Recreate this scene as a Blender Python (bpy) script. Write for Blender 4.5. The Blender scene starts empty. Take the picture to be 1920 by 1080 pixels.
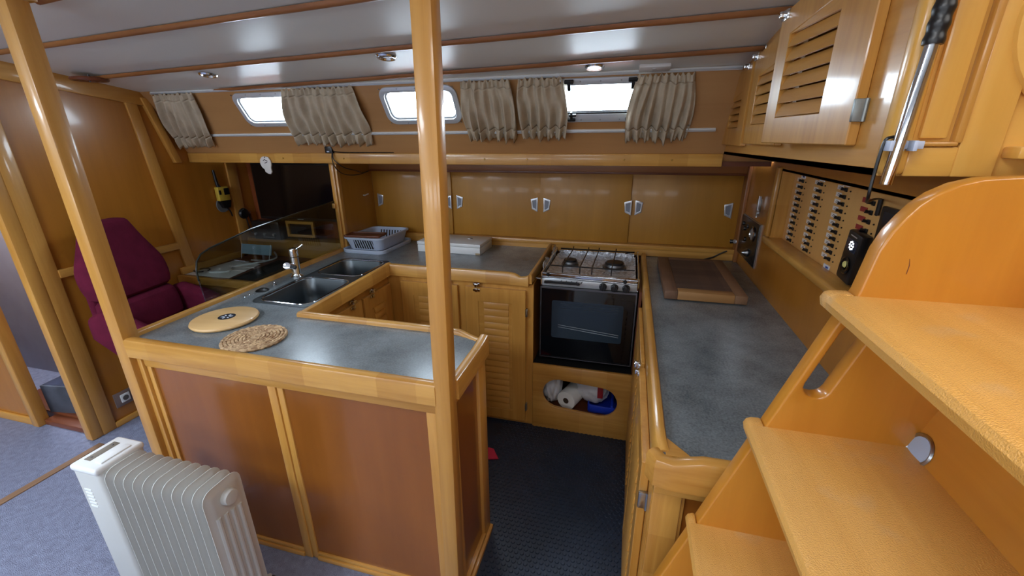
import bpy, bmesh, math, random
from mathutils import Vector, Matrix
from mathutils.geometry import tessellate_polygon
random.seed(7)
S = bpy.context.scene
COL = S.collection
PI = math.pi

# ------------------------------------------------------------------ camera
cam_d = bpy.data.cameras.new('camera'); cam = bpy.data.objects.new('camera', cam_d); COL.objects.link(cam)
cam_d.sensor_fit = 'HORIZONTAL'; cam_d.sensor_width = 36.0; cam_d.lens = 36.0 * 796.25 / 1920.0
cam_d.clip_start = 0.02; cam_d.clip_end = 200
PITCH, YAW, ROLL = math.radians(19.48), math.radians(15.12), math.radians(0.449)
fw = Vector((-math.sin(YAW) * math.cos(PITCH), math.cos(YAW) * math.cos(PITCH), -math.sin(PITCH)))
ri0 = Vector((math.cos(YAW), math.sin(YAW), 0)); dn0 = fw.cross(ri0)
ri = ri0 * math.cos(ROLL) + dn0 * math.sin(ROLL); dn = -ri0 * math.sin(ROLL) + dn0 * math.cos(ROLL)
cm = Matrix.Identity(4)
for i in range(3):
    cm[i][0] = ri[i]; cm[i][1] = -dn[i]; cm[i][2] = -fw[i]
cm[0][3], cm[1][3], cm[2][3] = 0, 0, 1.5667
cam.matrix_world = cm
S.camera = cam

# ------------------------------------------------------------------ world, lights, exposure
w = bpy.data.worlds.new('daylight'); S.world = w; w.use_nodes = True
bg = w.node_tree.nodes['Background']; bg.inputs[0].default_value = (0.74, 0.87, 1.0, 1); bg.inputs[1].default_value = 24.0
S.view_settings.view_transform = 'Standard'; S.view_settings.look = 'None'
S.view_settings.exposure = 0.25; S.view_settings.gamma = 1.0
try: S.view_settings.use_curve_mapping = False
except Exception: pass
S.cycles.use_denoising = True
S.cycles.max_bounces = 10; S.cycles.diffuse_bounces = 5; S.cycles.glossy_bounces = 4
S.cycles.transmission_bounces = 6; S.cycles.caustics_reflective = False; S.cycles.caustics_refractive = False
S.cycles.sample_clamp_indirect = 6

def area(name, loc, target, sx, sy, power, col, portal=False):
    d = bpy.data.lights.new(name, 'AREA'); d.shape = 'RECTANGLE'; d.size = sx; d.size_y = sy; d.energy = power; d.color = col
    if portal: d.cycles.is_portal = True
    o = bpy.data.objects.new(name, d); COL.objects.link(o); o.location = loc
    o.rotation_euler = (Vector(target) - Vector(loc)).to_track_quat('-Z', 'Y').to_euler()
    return o
area('companionway_daylight', (0.83, 0.42, 2.035), (0.70, 0.42, 1.0), 0.60, 0.50, 4.5, (1.0, 0.97, 0.92))
area('galley_overhead_fill', (-0.05, 0.24, 2.060), (-0.05, 0.25, 0), 0.56, 0.40, 8, (0.96, 0.98, 1.0))  # added lamp above the camera, out of view, lifts the ladder treads
area('saloon_hatch_daylight', (-1.95, -0.6, 2.095), (-1.95, -0.59, 0), 0.58, 0.58, 40, (0.74, 0.86, 1.0))
area('forward_hatch_daylight', (-3.3, -0.6, 2.095), (-3.3, -0.59, 0), 0.58, 0.58, 40, (0.74, 0.86, 1.0))
area('passage_fill', (-3.75, 1.54, 1.86), (-3.75, 1.54, 0), 0.5, 0.3, 24, (0.80, 0.88, 1.0))  # unseen lamp added to brighten the passage interior
for wx in (-3.0, -1.9, -0.8, 0.3):
    area('starboard_window_daylight', (wx, -2.40, 1.55), (wx, 0.5, 1.2), 0.75, 0.30, 6, (0.88, 0.94, 1.0))
for wx in (-1.92, -1.023, -0.15):        # sky portals in the three window openings
    area('window_portal', (wx, 2.16, 1.735), (wx, 1.5, 1.33), 0.38, 0.19, 1, (1, 1, 1), True)

# ------------------------------------------------------------------ materials
def srgb(r, g, b):
    f = lambda c: (c / 255.0) / 12.92 if c / 255.0 <= 0.04045 else (((c / 255.0) + 0.055) / 1.055) ** 2.4
    return (f(r), f(g), f(b), 1.0)
MATS = {}
def bsdf(m): return m.node_tree.nodes['Principled BSDF']
def plain(name, col, rough=0.5, metal=0.0, coat=0.0, spec=0.5, bump=None, var=None, emit=None):
    if name in MATS: return MATS[name]
    m = bpy.data.materials.new(name); m.use_nodes = True; n = m.node_tree.nodes; L = m.node_tree.links; b = bsdf(m)
    b.inputs['Base Color'].default_value = col; b.inputs['Roughness'].default_value = rough; b.inputs['Metallic'].default_value = metal
    b.inputs['Coat Weight'].default_value = coat; b.inputs['Coat Roughness'].default_value = 0.08; b.inputs['Specular IOR Level'].default_value = spec
    tc = n.new('ShaderNodeTexCoord')
    if var:
        no = n.new('ShaderNodeTexNoise'); no.inputs['Scale'].default_value = var[0]; no.inputs['Detail'].default_value = var[2] if len(var) > 2 else 5
        L.new(tc.outputs['Object'], no.inputs['Vector'])
        rp = n.new('ShaderNodeValToRGB'); rp.color_ramp.elements[0].position = 0.3; rp.color_ramp.elements[1].position = 0.7
        k = var[1]
        rp.color_ramp.elements[0].color = (col[0] * (1 - k), col[1] * (1 - k), col[2] * (1 - k), 1)
        rp.color_ramp.elements[1].color = (min(1, col[0] * (1 + k)), min(1, col[1] * (1 + k)), min(1, col[2] * (1 + k)), 1)
        L.new(no.outputs['Fac'], rp.inputs['Fac']); L.new(rp.outputs['Color'], b.inputs['Base Color'])
    if bump:
        no2 = n.new('ShaderNodeTexNoise'); no2.inputs['Scale'].default_value = bump[0]; no2.inputs['Detail'].default_value = 4
        L.new(tc.outputs['Object'], no2.inputs['Vector'])
        bp = n.new('ShaderNodeBump'); bp.inputs['Strength'].default_value = bump[1]; bp.inputs['Distance'].default_value = bump[2] if len(bump) > 2 else 0.002
        L.new(no2.outputs['Fac'], bp.inputs['Height']); L.new(bp.outputs['Normal'], b.inputs['Normal'])
    if emit:
        b.inputs['Emission Color'].default_value = emit[0]; b.inputs['Emission Strength'].default_value = emit[1]
    MATS[name] = m; return m

def wood(name, dark, light, axis, stave=0.0, rough=0.36, coat=0.38, fine=1.0, blotch=0.18, grain=0.8):
    """varnished timber: stretched grain along one axis, broad tone blotches, glued staves as steps of tone"""
    key = name + '_' + axis
    if key in MATS: return MATS[key]
    m = bpy.data.materials.new(key); m.use_nodes = True; n = m.node_tree.nodes; L = m.node_tree.links; b = bsdf(m)
    tc = n.new('ShaderNodeTexCoord'); mp = n.new('ShaderNodeMapping')
    s = [22 * fine] * 3; s['xyz'.index(axis)] = 1.1 * fine
    mp.inputs['Scale'].default_value = s; L.new(tc.outputs['Object'], mp.inputs['Vector'])
    g = n.new('ShaderNodeTexNoise'); g.inputs['Scale'].default_value = 1.6; g.inputs['Detail'].default_value = 7; g.inputs['Roughness'].default_value = 0.62
    g.inputs['Distortion'].default_value = 0.7; L.new(mp.outputs['Vector'], g.inputs['Vector'])
    mp2 = n.new('ShaderNodeMapping'); s2 = [5.0] * 3; s2['xyz'.index(axis)] = 1.3; mp2.inputs['Scale'].default_value = s2
    L.new(tc.outputs['Object'], mp2.inputs['Vector'])
    h = n.new('ShaderNodeTexNoise'); h.inputs['Scale'].default_value = 1.0; h.inputs['Detail'].default_value = 3; L.new(mp2.outputs['Vector'], h.inputs['Vector'])
    mx = n.new('ShaderNodeMath'); mx.operation = 'MULTIPLY_ADD'; mx.inputs[1].default_value = grain; L.new(g.outputs['Fac'], mx.inputs[0])
    bl = n.new('ShaderNodeMath'); bl.operation = 'MULTIPLY_ADD'; bl.inputs[1].default_value = blotch * 3; bl.inputs[2].default_value = 0.5 - 0.5 * grain - blotch * 1.5
    L.new(h.outputs['Fac'], bl.inputs[0]); L.new(bl.outputs[0], mx.inputs[2])
    last = mx
    if stave:
        sx = n.new('ShaderNodeSeparateXYZ'); L.new(tc.outputs['Object'], sx.inputs[0])
        dv = n.new('ShaderNodeMath'); dv.operation = 'DIVIDE'; dv.inputs[1].default_value = stave; L.new(sx.outputs['xyz'.index(axis)], dv.inputs[0])
        fl = n.new('ShaderNodeMath'); fl.operation = 'FLOOR'; L.new(dv.outputs[0], fl.inputs[0])
        wn = n.new('ShaderNodeTexWhiteNoise'); wn.noise_dimensions = '1D'; L.new(fl.outputs[0], wn.inputs['W'])
        ad = n.new('ShaderNodeMath'); ad.operation = 'MULTIPLY_ADD'; ad.inputs[1].default_value = 0.24; L.new(wn.outputs['Value'], ad.inputs[0])
        ad2 = n.new('ShaderNodeMath'); ad2.operation = 'SUBTRACT'; ad2.inputs[1].default_value = 0.12; L.new(last.outputs[0], ad2.inputs[0])
        L.new(ad2.outputs[0], ad.inputs[2]); last = ad
    rp = n.new('ShaderNodeValToRGB'); e = rp.color_ramp.elements; e[0].position = 0.22; e[1].position = 0.78; e[0].color = dark; e[1].color = light
    L.new(last.outputs[0], rp.inputs['Fac']); L.new(rp.outputs['Color'], b.inputs['Base Color'])
    b.inputs['Roughness'].default_value = rough; b.inputs['Coat Weight'].default_value = coat; b.inputs['Coat Roughness'].default_value = 0.10
    bp = n.new('ShaderNodeBump'); bp.inputs['Strength'].default_value = 0.10; bp.inputs['Distance'].default_value = 0.001
    L.new(h.outputs['Fac'], bp.inputs['Height']); L.new(bp.outputs['Normal'], b.inputs['Coat Normal'])
    MATS[key] = m; return m
def maple(a): return wood('maple', srgb(174, 120, 50), srgb(216, 164, 82), a, stave=0.13)
def mapleplain(a): return wood('maple_plain', srgb(176, 120, 48), srgb(212, 158, 78), a)
def ply(a): return wood('ply', srgb(154, 96, 30), srgb(186, 122, 42), a, fine=0.6, blotch=0.22, grain=0.45, rough=0.3)
def lockerply(a): return wood('lockerply', srgb(156, 106, 32), srgb(186, 132, 46), a, fine=0.5, blotch=0.25, grain=0.5, rough=0.46, coat=0.12)
def islandply(a): return wood('islandply', srgb(124, 70, 20), srgb(152, 90, 32), a, fine=0.6, blotch=0.30, grain=0.35, rough=0.28, coat=0.5)
def teak(a): return wood('teak', srgb(126, 76, 40), srgb(166, 110, 62), a, rough=0.45, coat=0.2)
def ladderwood(a): return wood('ladderwood', srgb(178, 112, 32), srgb(208, 142, 50), a, fine=0.7, blotch=0.25, grain=0.5, rough=0.3, coat=0.5)
def endwood(a): return wood('endwood', srgb(206, 150, 62), srgb(234, 184, 98), a, fine=0.7, blotch=0.25, grain=0.5, rough=0.32, coat=0.4)
def boardwood(a): return wood('boardwood', srgb(96, 70, 54), srgb(134, 100, 76), a, rough=0.6, coat=0.0)
def darkwood(a): return wood('darkwood', srgb(82, 40, 20), srgb(124, 64, 34), a, rough=0.45, coat=0.2)
STEEL = plain('brushed_steel', srgb(176, 180, 184), 0.28, 1.0, bump=(300, 0.05, 0.0005), var=(6, 0.12))
CHROME = plain('chrome', srgb(214, 218, 224), 0.10, 1.0)
ALU = plain('aluminium', srgb(206, 212, 218), 0.32, 0.35)
SILVER = plain('silver_plastic', srgb(196, 198, 204), 0.3, 0.6)
BLACK = plain('black_plastic', srgb(20, 20, 22), 0.35)
BLACKM = plain('black_matt', srgb(12, 12, 13), 0.7)
WHITE = plain('white_plastic', srgb(226, 228, 228), 0.4)
CREAM = plain('heater_enamel', srgb(196, 196, 192), 0.42, var=(3, 0.03))
GREYPL = plain('grey_plastic', srgb(188, 200, 222), 0.45)
BRASS = plain('brass', srgb(190, 150, 80), 0.3, 1.0)
CEIL = plain('ceiling_vinyl', srgb(228, 230, 224), 0.36, coat=0.0, bump=(160, 0.06, 0.001), var=(1.2, 0.03))
CARPET = plain('carpet_pile', srgb(150, 155, 180), 0.95, spec=0.1, bump=(300, 1.0, 0.010), var=(40, 0.16, 12))
LINING = plain('blue_grey_lining', srgb(146, 152, 172), 0.9, spec=0.1, var=(5, 0.08))
RUBBER = plain('black_rubber', srgb(30, 38, 54), 0.34, var=(14, 0.2))
CURTAIN = plain('beige_cloth', srgb(186, 172, 150), 0.85, spec=0.15, bump=(500, 0.25, 0.001), var=(25, 0.10))
MAROON = plain('maroon_upholstery', srgb(92, 24, 46), 0.9, spec=0.12, bump=(350, 0.4, 0.002), var=(18, 0.14))
def laminate():
    m = plain('slate_laminate', srgb(92, 98, 104), 0.25, spec=0.75, var=(5, 0.1), bump=(260, 0.15, 0.0008))
    n = m.node_tree.nodes; L = m.node_tree.links
    tc = n.new('ShaderNodeTexCoord')
    a = n.new('ShaderNodeTexNoise'); a.inputs['Scale'].default_value = 3.5; a.inputs['Detail'].default_value = 8; a.inputs['Roughness'].default_value = 0.7
    c = n.new('ShaderNodeTexNoise'); c.inputs['Scale'].default_value = 170; c.inputs['Detail'].default_value = 2
    L.new(tc.outputs['Object'], a.inputs['Vector']); L.new(tc.outputs['Object'], c.inputs['Vector'])
    ad = n.new('ShaderNodeMath'); ad.operation = 'MULTIPLY_ADD'; ad.inputs[1].default_value = 0.45; L.new(c.outputs['Fac'], ad.inputs[0]); L.new(a.outputs['Fac'], ad.inputs[2])
    rp = n.new('ShaderNodeValToRGB'); e = rp.color_ramp.elements; e[0].position = 0.5; e[1].position = 0.95
    e[0].color = srgb(80, 88, 92); e[1].color = srgb(138, 146, 150)
    L.new(ad.outputs[0], rp.inputs['Fac']); L.new(rp.outputs['Color'], bsdf(m).inputs['Base Color']); return m
LAMINATE = laminate()
def glass(name, col, rough=0.0, ior=1.45):
    m = bpy.data.materials.new(name); m.use_nodes = True; n = m.node_tree.nodes; L = m.node_tree.links
    n.remove(bsdf(m)); out = n['Material Output']
    tr = n.new('ShaderNodeBsdfTransparent'); tr.inputs[0].default_value = col
    gl = n.new('ShaderNodeBsdfGlossy'); gl.inputs['Roughness'].default_value = 0.03
    fr = n.new('ShaderNodeFresnel'); fr.inputs[0].default_value = ior
    ge = n.new('ShaderNodeNewGeometry'); iv = n.new('ShaderNodeMath'); iv.operation = 'SUBTRACT'; iv.inputs[0].default_value = 1.0; L.new(ge.outputs['Backfacing'], iv.inputs[1])
    mu = n.new('ShaderNodeMath'); mu.operation = 'MULTIPLY'; L.new(fr.outputs[0], mu.inputs[0]); L.new(iv.outputs[0], mu.inputs[1])
    mx = n.new('ShaderNodeMixShader'); L.new(mu.outputs[0], mx.inputs[0]); L.new(tr.outputs[0], mx.inputs[1]); L.new(gl.outputs[0], mx.inputs[2])
    L.new(mx.outputs[0], out.inputs[0]); MATS[name] = m; return m
CLEAR = glass('clear_glass', (0.97, 0.985, 0.99, 1))
TINT = glass('smoked_glass', (0.56, 0.60, 0.58, 1), ior=1.5)
OVENGLASS = plain('oven_glass', srgb(10, 12, 16), 0.07, spec=0.6)
FOIL = plain('kitchen_foil', srgb(232, 236, 242), 0.24, 0.6, bump=(38, 1.0, 0.02))
def tread_mat():
    m = wood('treadwood', srgb(204, 144, 58), srgb(236, 182, 100), 'y', fine=0.7, blotch=0.25, grain=0.5, rough=0.4, coat=0.35)
    n = m.node_tree.nodes; L = m.node_tree.links; b = bsdf(m); tc = n.new('ShaderNodeTexCoord')
    v = n.new('ShaderNodeTexNoise'); v.inputs['Scale'].default_value = 520; v.inputs['Detail'].default_value = 3; L.new(tc.outputs['Object'], v.inputs['Vector'])
    wn = n.new('ShaderNodeTexNoise'); wn.inputs['Scale'].default_value = 9; wn.inputs['Detail'].default_value = 6; L.new(tc.outputs['Object'], wn.inputs['Vector'])
    wr = n.new('ShaderNodeValToRGB'); wr.color_ramp.elements[0].position = 0.60; wr.color_ramp.elements[1].position = 0.74; wr.color_ramp.elements[1].color = (0.55, 0.55, 0.55, 1)
    L.new(wn.outputs['Fac'], wr.inputs['Fac']); src = b.inputs['Base Color'].links[0].from_socket
    mx = n.new('ShaderNodeMix'); mx.data_type = 'RGBA'; mx.inputs[7].default_value = srgb(204, 172, 128); L.new(wr.outputs['Color'], mx.inputs[0]); L.new(src, mx.inputs[6]); L.new(mx.outputs[2], b.inputs['Base Color'])
    bp = n.new('ShaderNodeBump'); bp.inputs['Strength'].default_value = 0.7; bp.inputs['Distance'].default_value = 0.003
    L.new(v.outputs['Fac'], bp.inputs['Height']); L.new(bp.outputs['Normal'], b.inputs['Normal']); L.new(bp.outputs['Normal'], b.inputs['Coat Normal'])
    return m
TREAD = tread_mat()
def woven():
    m = plain('woven_seagrass', srgb(170, 130, 98), 0.8)
    n = m.node_tree.nodes; L = m.node_tree.links; tc = n.new('ShaderNodeTexCoord')
    v = n.new('ShaderNodeTexVoronoi'); v.inputs['Scale'].default_value = 120; L.new(tc.outputs['Object'], v.inputs['Vector'])
    rp = n.new('ShaderNodeValToRGB'); e = rp.color_ramp.elements; e[0].position = 0.0; e[1].position = 1.0; e[0].color = srgb(120, 78, 46); e[1].color = srgb(226, 194, 150)
    L.new(v.outputs['Color'], rp.inputs['Fac']); L.new(rp.outputs['Color'], bsdf(m).inputs['Base Color']); return m
WOVEN = woven()

# ------------------------------------------------------------------ mesh helpers
def NB(): return bmesh.new()
def smooth_by_angle(me, ang=0.6):
    for p in me.polygons: p.use_smooth = True
    try: me.set_sharp_from_angle(angle=ang)
    except Exception: pass
def root_of(o):
    while o.parent: o = o.parent
    return o
def obj(name, bm, mat, parent=None, local=False, smooth=True, kind=None, label=None):
    """links one mesh object; vertices are given in world metres unless local"""
    if parent is not None and not local:
        bmesh.ops.translate(bm, vec=-root_of(parent).location, verts=bm.verts)
    bmesh.ops.recalc_face_normals(bm, faces=bm.faces)
    me = bpy.data.meshes.new(name); bm.to_mesh(me); bm.free()
    if smooth: smooth_by_angle(me)
    if isinstance(mat, (list, tuple)):
        for q in mat: me.materials.append(q)
    else: me.materials.append(mat)
    o = bpy.data.objects.new(name, me); COL.objects.link(o)
    if parent is not None: o.parent = parent
    if kind: o['kind'] = kind
    if label: o['label'] = label
    return o
def thing(name, label, cat, loc=(0, 0, 0), group=None, rotz=0.0):
    o = bpy.data.objects.new(name, None); COL.objects.link(o); o.location = loc; o.rotation_euler = (0, 0, rotz)
    o.empty_display_size = 0.05; o['label'] = label; o['category'] = cat
    if group: o['group'] = group
    return o
def tag(o, label, cat, group=None):
    o['label'] = label; o['category'] = cat
    if group: o['group'] = group
    return o
def struct(name, bm, mat, label, parent=None, **k):
    o = obj(name, bm, mat, parent, **k)
    o['kind'] = 'structure'; o['label'] = label; o['category'] = 'setting'
    return o
def dup(root, loc, label=None, rotz=None):
    r = root.copy(); COL.objects.link(r); r.location = loc
    if rotz is not None: r.rotation_euler = (0, 0, rotz)
    if label: r['label'] = label
    for ch in list(root.children):
        c = ch.copy(); COL.objects.link(c); c.parent = r
        for g in ch.children:
            d = g.copy(); COL.objects.link(d); d.parent = c
    return r
def bev(bm, geom_edges, r, seg=2):
    if r > 0: bmesh.ops.bevel(bm, geom=list(geom_edges), offset=r, segments=seg, affect='EDGES', profile=0.5, clamp_overlap=True)
def box(bm, x0, x1, y0, y1, z0, z1, r=0.0, seg=2):
    vs = [bm.verts.new(p) for p in ((x0, y0, z0), (x1, y0, z0), (x1, y1, z0), (x0, y1, z0), (x0, y0, z1), (x1, y0, z1), (x1, y1, z1), (x0, y1, z1))]
    fs = [bm.faces.new([vs[i] for i in q]) for q in ((3, 2, 1, 0), (4, 5, 6, 7), (0, 1, 5, 4), (1, 2, 6, 5), (2, 3, 7, 6), (3, 0, 4, 7))]
    if r > 0:
        es = set(e for f in fs for e in f.edges); bev(bm, es, r, seg)
    return vs
def hexa(bm, pts, r=0.0, seg=2):
    """eight corners: four of the bottom, four of the top"""
    vs = [bm.verts.new(p) for p in pts]
    fs = [bm.faces.new([vs[i] for i in q]) for q in ((3, 2, 1, 0), (4, 5, 6, 7), (0, 1, 5, 4), (1, 2, 6, 5), (2, 3, 7, 6), (3, 0, 4, 7))]
    if r > 0: bev(bm, set(e for f in fs for e in f.edges), r, seg)
def mp(plane, a, b, c):
    return {'xy': (a, b, c), 'xz': (a, c, b), 'yz': (c, a, b)}[plane]
def plate(bm, plane, outer, holes, c0, c1, r=0.0):
    """flat board with holes: outlines in two axes, thickness along the third from c0 to c1"""
    start = set(bm.faces)
    loops = [list(outer)] + [list(h) for h in holes]; vs = []
    for loop in loops: vs += [bm.verts.new(mp(plane, p[0], p[1], c0)) for p in loop]
    if holes:
        for tri in tessellate_polygon([[Vector((p[0], p[1], 0)) for p in loop] for loop in loops]): bm.faces.new([vs[i] for i in tri])
    else: bm.faces.new(vs)
    faces = [f for f in bm.faces if f not in start]
    ext = bmesh.ops.extrude_face_region(bm, geom=faces, use_keep_orig=True)
    d = Vector(mp(plane, 0, 0, c1 - c0))
    bmesh.ops.translate(bm, vec=d, verts=[g for g in ext['geom'] if isinstance(g, bmesh.types.BMVert)])
    if r > 0:
        es = [e for e in bm.edges if e.is_valid and len(e.link_faces) == 2 and all(f not in start for f in e.link_faces) and e.calc_face_angle(0) > 0.9]
        bev(bm, es, r, 2)
def rrect(x0, x1, y0, y1, r, n=5):
    pts = []
    for cx, cy, a0 in ((x1 - r, y1 - r, 0), (x0 + r, y1 - r, PI / 2), (x0 + r, y0 + r, PI), (x1 - r, y0 + r, 1.5 * PI)):
        for k in range(n + 1):
            a = a0 + k * PI / 2 / n; pts.append((cx + r * math.cos(a), cy + r * math.sin(a)))
    return pts
def circ(cx, cy, r, n=24, ry=None):
    return [(cx + r * math.cos(2 * PI * k / n), cy + (ry or r) * math.sin(2 * PI * k / n)) for k in range(n)]
def frame_from(d):
    d = Vector(d).normalized(); up = Vector((0, 0, 1)) if abs(d.z) < 0.95 else Vector((1, 0, 0))
    a = d.cross(up).normalized(); return a, d.cross(a).normalized()
def tube(bm, pts, r, n=8, cap=True):
    pts = [Vector(p) for p in pts]; rings = []
    for i, p in enumerate(pts):
        d = (pts[min(i + 1, len(pts) - 1)] - pts[max(i - 1, 0)])
        a, b = frame_from(d); rr = r[i] if isinstance(r, (list, tuple)) else r
        if i and rings:
            # keep the ring from twisting
            a0 = rings[-1][0].co - pts[i - 1]; a = (a0 - d.normalized() * a0.dot(d.normalized())).normalized(); b = d.normalized().cross(a)
        rings.append([bm.verts.new(p + (a * math.cos(2 * PI * k / n) + b * math.sin(2 * PI * k / n)) * rr) for k in range(n)])
    for i in range(len(rings) - 1):
        for k in range(n): bm.faces.new((rings[i][k], rings[i][(k + 1) % n], rings[i + 1][(k + 1) % n], rings[i + 1][k]))
    if cap:
        bm.faces.new(rings[0][::-1]); bm.faces.new(rings[-1])
def smooth_path(pts, n=6):
    """Catmull-Rom through the points"""
    P = [Vector(p) for p in pts]; out = []
    for i in range(len(P) - 1):
        a, b, c, d = P[max(i - 1, 0)], P[i], P[i + 1], P[min(i + 2, len(P) - 1)]
        for k in range(n):
            t = k / n
            out.append(0.5 * ((2 * b) + (c - a) * t + (2 * a - 5 * b + 4 * c - d) * t * t + (-a + 3 * b - 3 * c + d) * t * t * t))
    out.append(P[-1]); return out
def lathe(bm, prof, c, axis=(0, 0, 1), n=24):
    """prof: list of (radius, along)"""
    ax = Vector(axis).normalized(); a, b = frame_from(ax); c = Vector(c); rings = []
    for r, t in prof:
        rings.append([bm.verts.new(c + ax * t + (a * math.cos(2 * PI * k / n) + b * math.sin(2 * PI * k / n)) * max(r, 1e-5)) for k in range(n)])
    for i in range(len(rings) - 1):
        for k in range(n): bm.faces.new((rings[i][k], rings[i][(k + 1) % n], rings[i + 1][(k + 1) % n], rings[i + 1][k]))
    bm.faces.new(rings[0][::-1]); bm.faces.new(rings[-1])
def rail(bm, pts, wdt, zb, r=0.008):
    """moulding swept along (x, y, ztop) with a round-topped section from zb up to ztop; zb may be given per point as a fourth value"""
    n = len(pts); h = wdt / 2; prof = [(-h, 0.0), (-h, -r), (-h + r * .35, -r * .3), (-h + r, 0), (h - r, 0), (h - r * .35, -r * .3), (h, -r), (h, 0.0)]
    rings = []
    for i, p in enumerate(pts):
        P = Vector((p[0], p[1], 0)); ns = []
        for j in (i - 1, i):
            if 0 <= j < n - 1:
                d = Vector((pts[j + 1][0] - pts[j][0], pts[j + 1][1] - pts[j][1], 0)).normalized(); ns.append(Vector((-d.y, d.x, 0)))
        nn = sum(ns, Vector()).normalized(); sc = 1.0 / max(0.5, nn.dot(ns[0])); ring = []
        zlo = p[3] if len(p) > 3 else zb
        for k, (u, v) in enumerate(prof):
            z = zlo if k in (0, len(prof) - 1) else p[2] + v
            ring.append(bm.verts.new((P.x + nn.x * u * sc, P.y + nn.y * u * sc, z)))
        rings.append(ring)
    m = len(prof)
    for i in range(n - 1):
        for k in range(m): bm.faces.new((rings[i][k], rings[i][(k + 1) % m], rings[i + 1][(k + 1) % m], rings[i + 1][k]))
    bm.faces.new(rings[0]); bm.faces.new(rings[-1][::-1])
def one(f, *a, **k):
    bm = NB(); f(bm, *a, **k); return bm

# ================================================================== SETTING
def zc(y): return 1.829 - 0.137 * (y - 2.02) if y >= 0 else 2.1057
XL, XR, YB = -2.76, 0.63, 2.65
struct('floor', one(box, -5, 1.7, -2.5, 2.9, -0.05, 0.0), CARPET, 'blue-grey cut-pile carpet over the whole cabin floor')
# deckhead: sloping panel towards the cabin side, level panel (with hatch openings) over the saloon
bm = NB(); box(bm, -5, 1.7, 0, 2.10, 0, 0.04)
for v in bm.verts: v.co.z += zc(v.co.y)
ceil = struct('ceiling', bm, CEIL, 'white vinyl deckhead panel sloping down to the windows')
bm = NB(); box(bm, -5, 1.7, -2.5, 0, 2.1057, 2.145)
obj('saloon_panel', bm, CEIL, ceil, kind='structure')
def batten(p0, p1, name='batten', wd=0.030, ht=0.016):
    bm = NB(); n = 14; rings = []
    a, b = Vector(p0), Vector(p1); d = (b - a).normalized(); s = Vector((-d.y, d.x, 0)).normalized(); t = Vector((0, -0.137, 1)).normalized()
    # dip follows the deckhead: s lies across, t is its normal
    s = t.cross(d).normalized()
    for q in (a, b):
        rings.append([bm.verts.new(q + s * wd / 2 * math.cos(PI * k / 6) - t * ht * math.sin(PI * k / 6)) for k in range(7)])
    for k in range(6): bm.faces.new((rings[0][k], rings[0][k + 1], rings[1][k + 1], rings[1][k]))
    bm.faces.new((rings[0][6], rings[0][0], rings[1][0], rings[1][6])); bm.faces.new(rings[0]); bm.faces.new(rings[1][::-1])
    o = obj(name, bm, teak('x'), ceil); return o
for (xa, ya, xb, yb) in ((-1.72, 1.050, 0.41, 0.83), (-2.76, 1.375, 0.41, 1.13), (-2.76, 1.735, 0.41, 1.503), (-2.76, 2.075, 0.41, 1.813)):
    batten((xa, ya, zc(ya)), (xb, yb, zc(yb)))
# cabin side: panel leaning inwards, with the three window openings
P0 = Vector((0, 2.24, 1.48)); VD = Vector((0, -0.22, 0.35)).normalized(); VN = Vector((0, -0.35, -0.22)).normalized()   # up the wall; into the room
def wp(x, v, d=0.0): return P0 + VD * v + VN * d + Vector((x, 0, 0))
WIN = {1: (-2.125, -1.715), 2: (-1.228, -0.818), 3: (-0.335, 0.035)}
WV0, WV1 = 0.190, 0.384
bm = NB()
holes = [[(a + 0.018, WV0 + 0.018), (b - 0.018, WV0 + 0.018), (b - 0.018, WV1 - 0.018), (a + 0.018, WV1 - 0.018)] for a, b in WIN.values()]
plate(bm, 'xy', [(-2.76, -0.03), (0.63, -0.03), (0.63, 0.43), (-2.76, 0.43)], holes, 0.0, -0.03)
for v in bm.verts: v.co = wp(v.co.x, v.co.y, v.co.z)
wall_back = struct('wall_back', bm, wood('sideply', srgb(164, 118, 72), srgb(190, 144, 94), 'x', fine=0.6, blotch=0.22, grain=0.45, rough=0.36, coat=0.3), 'varnished plywood cabin side leaning inwards above the shelf')
def to_wall(bm):
    for v in bm.verts: v.co = wp(v.co.x, v.co.y, v.co.z)
    return bm
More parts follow.
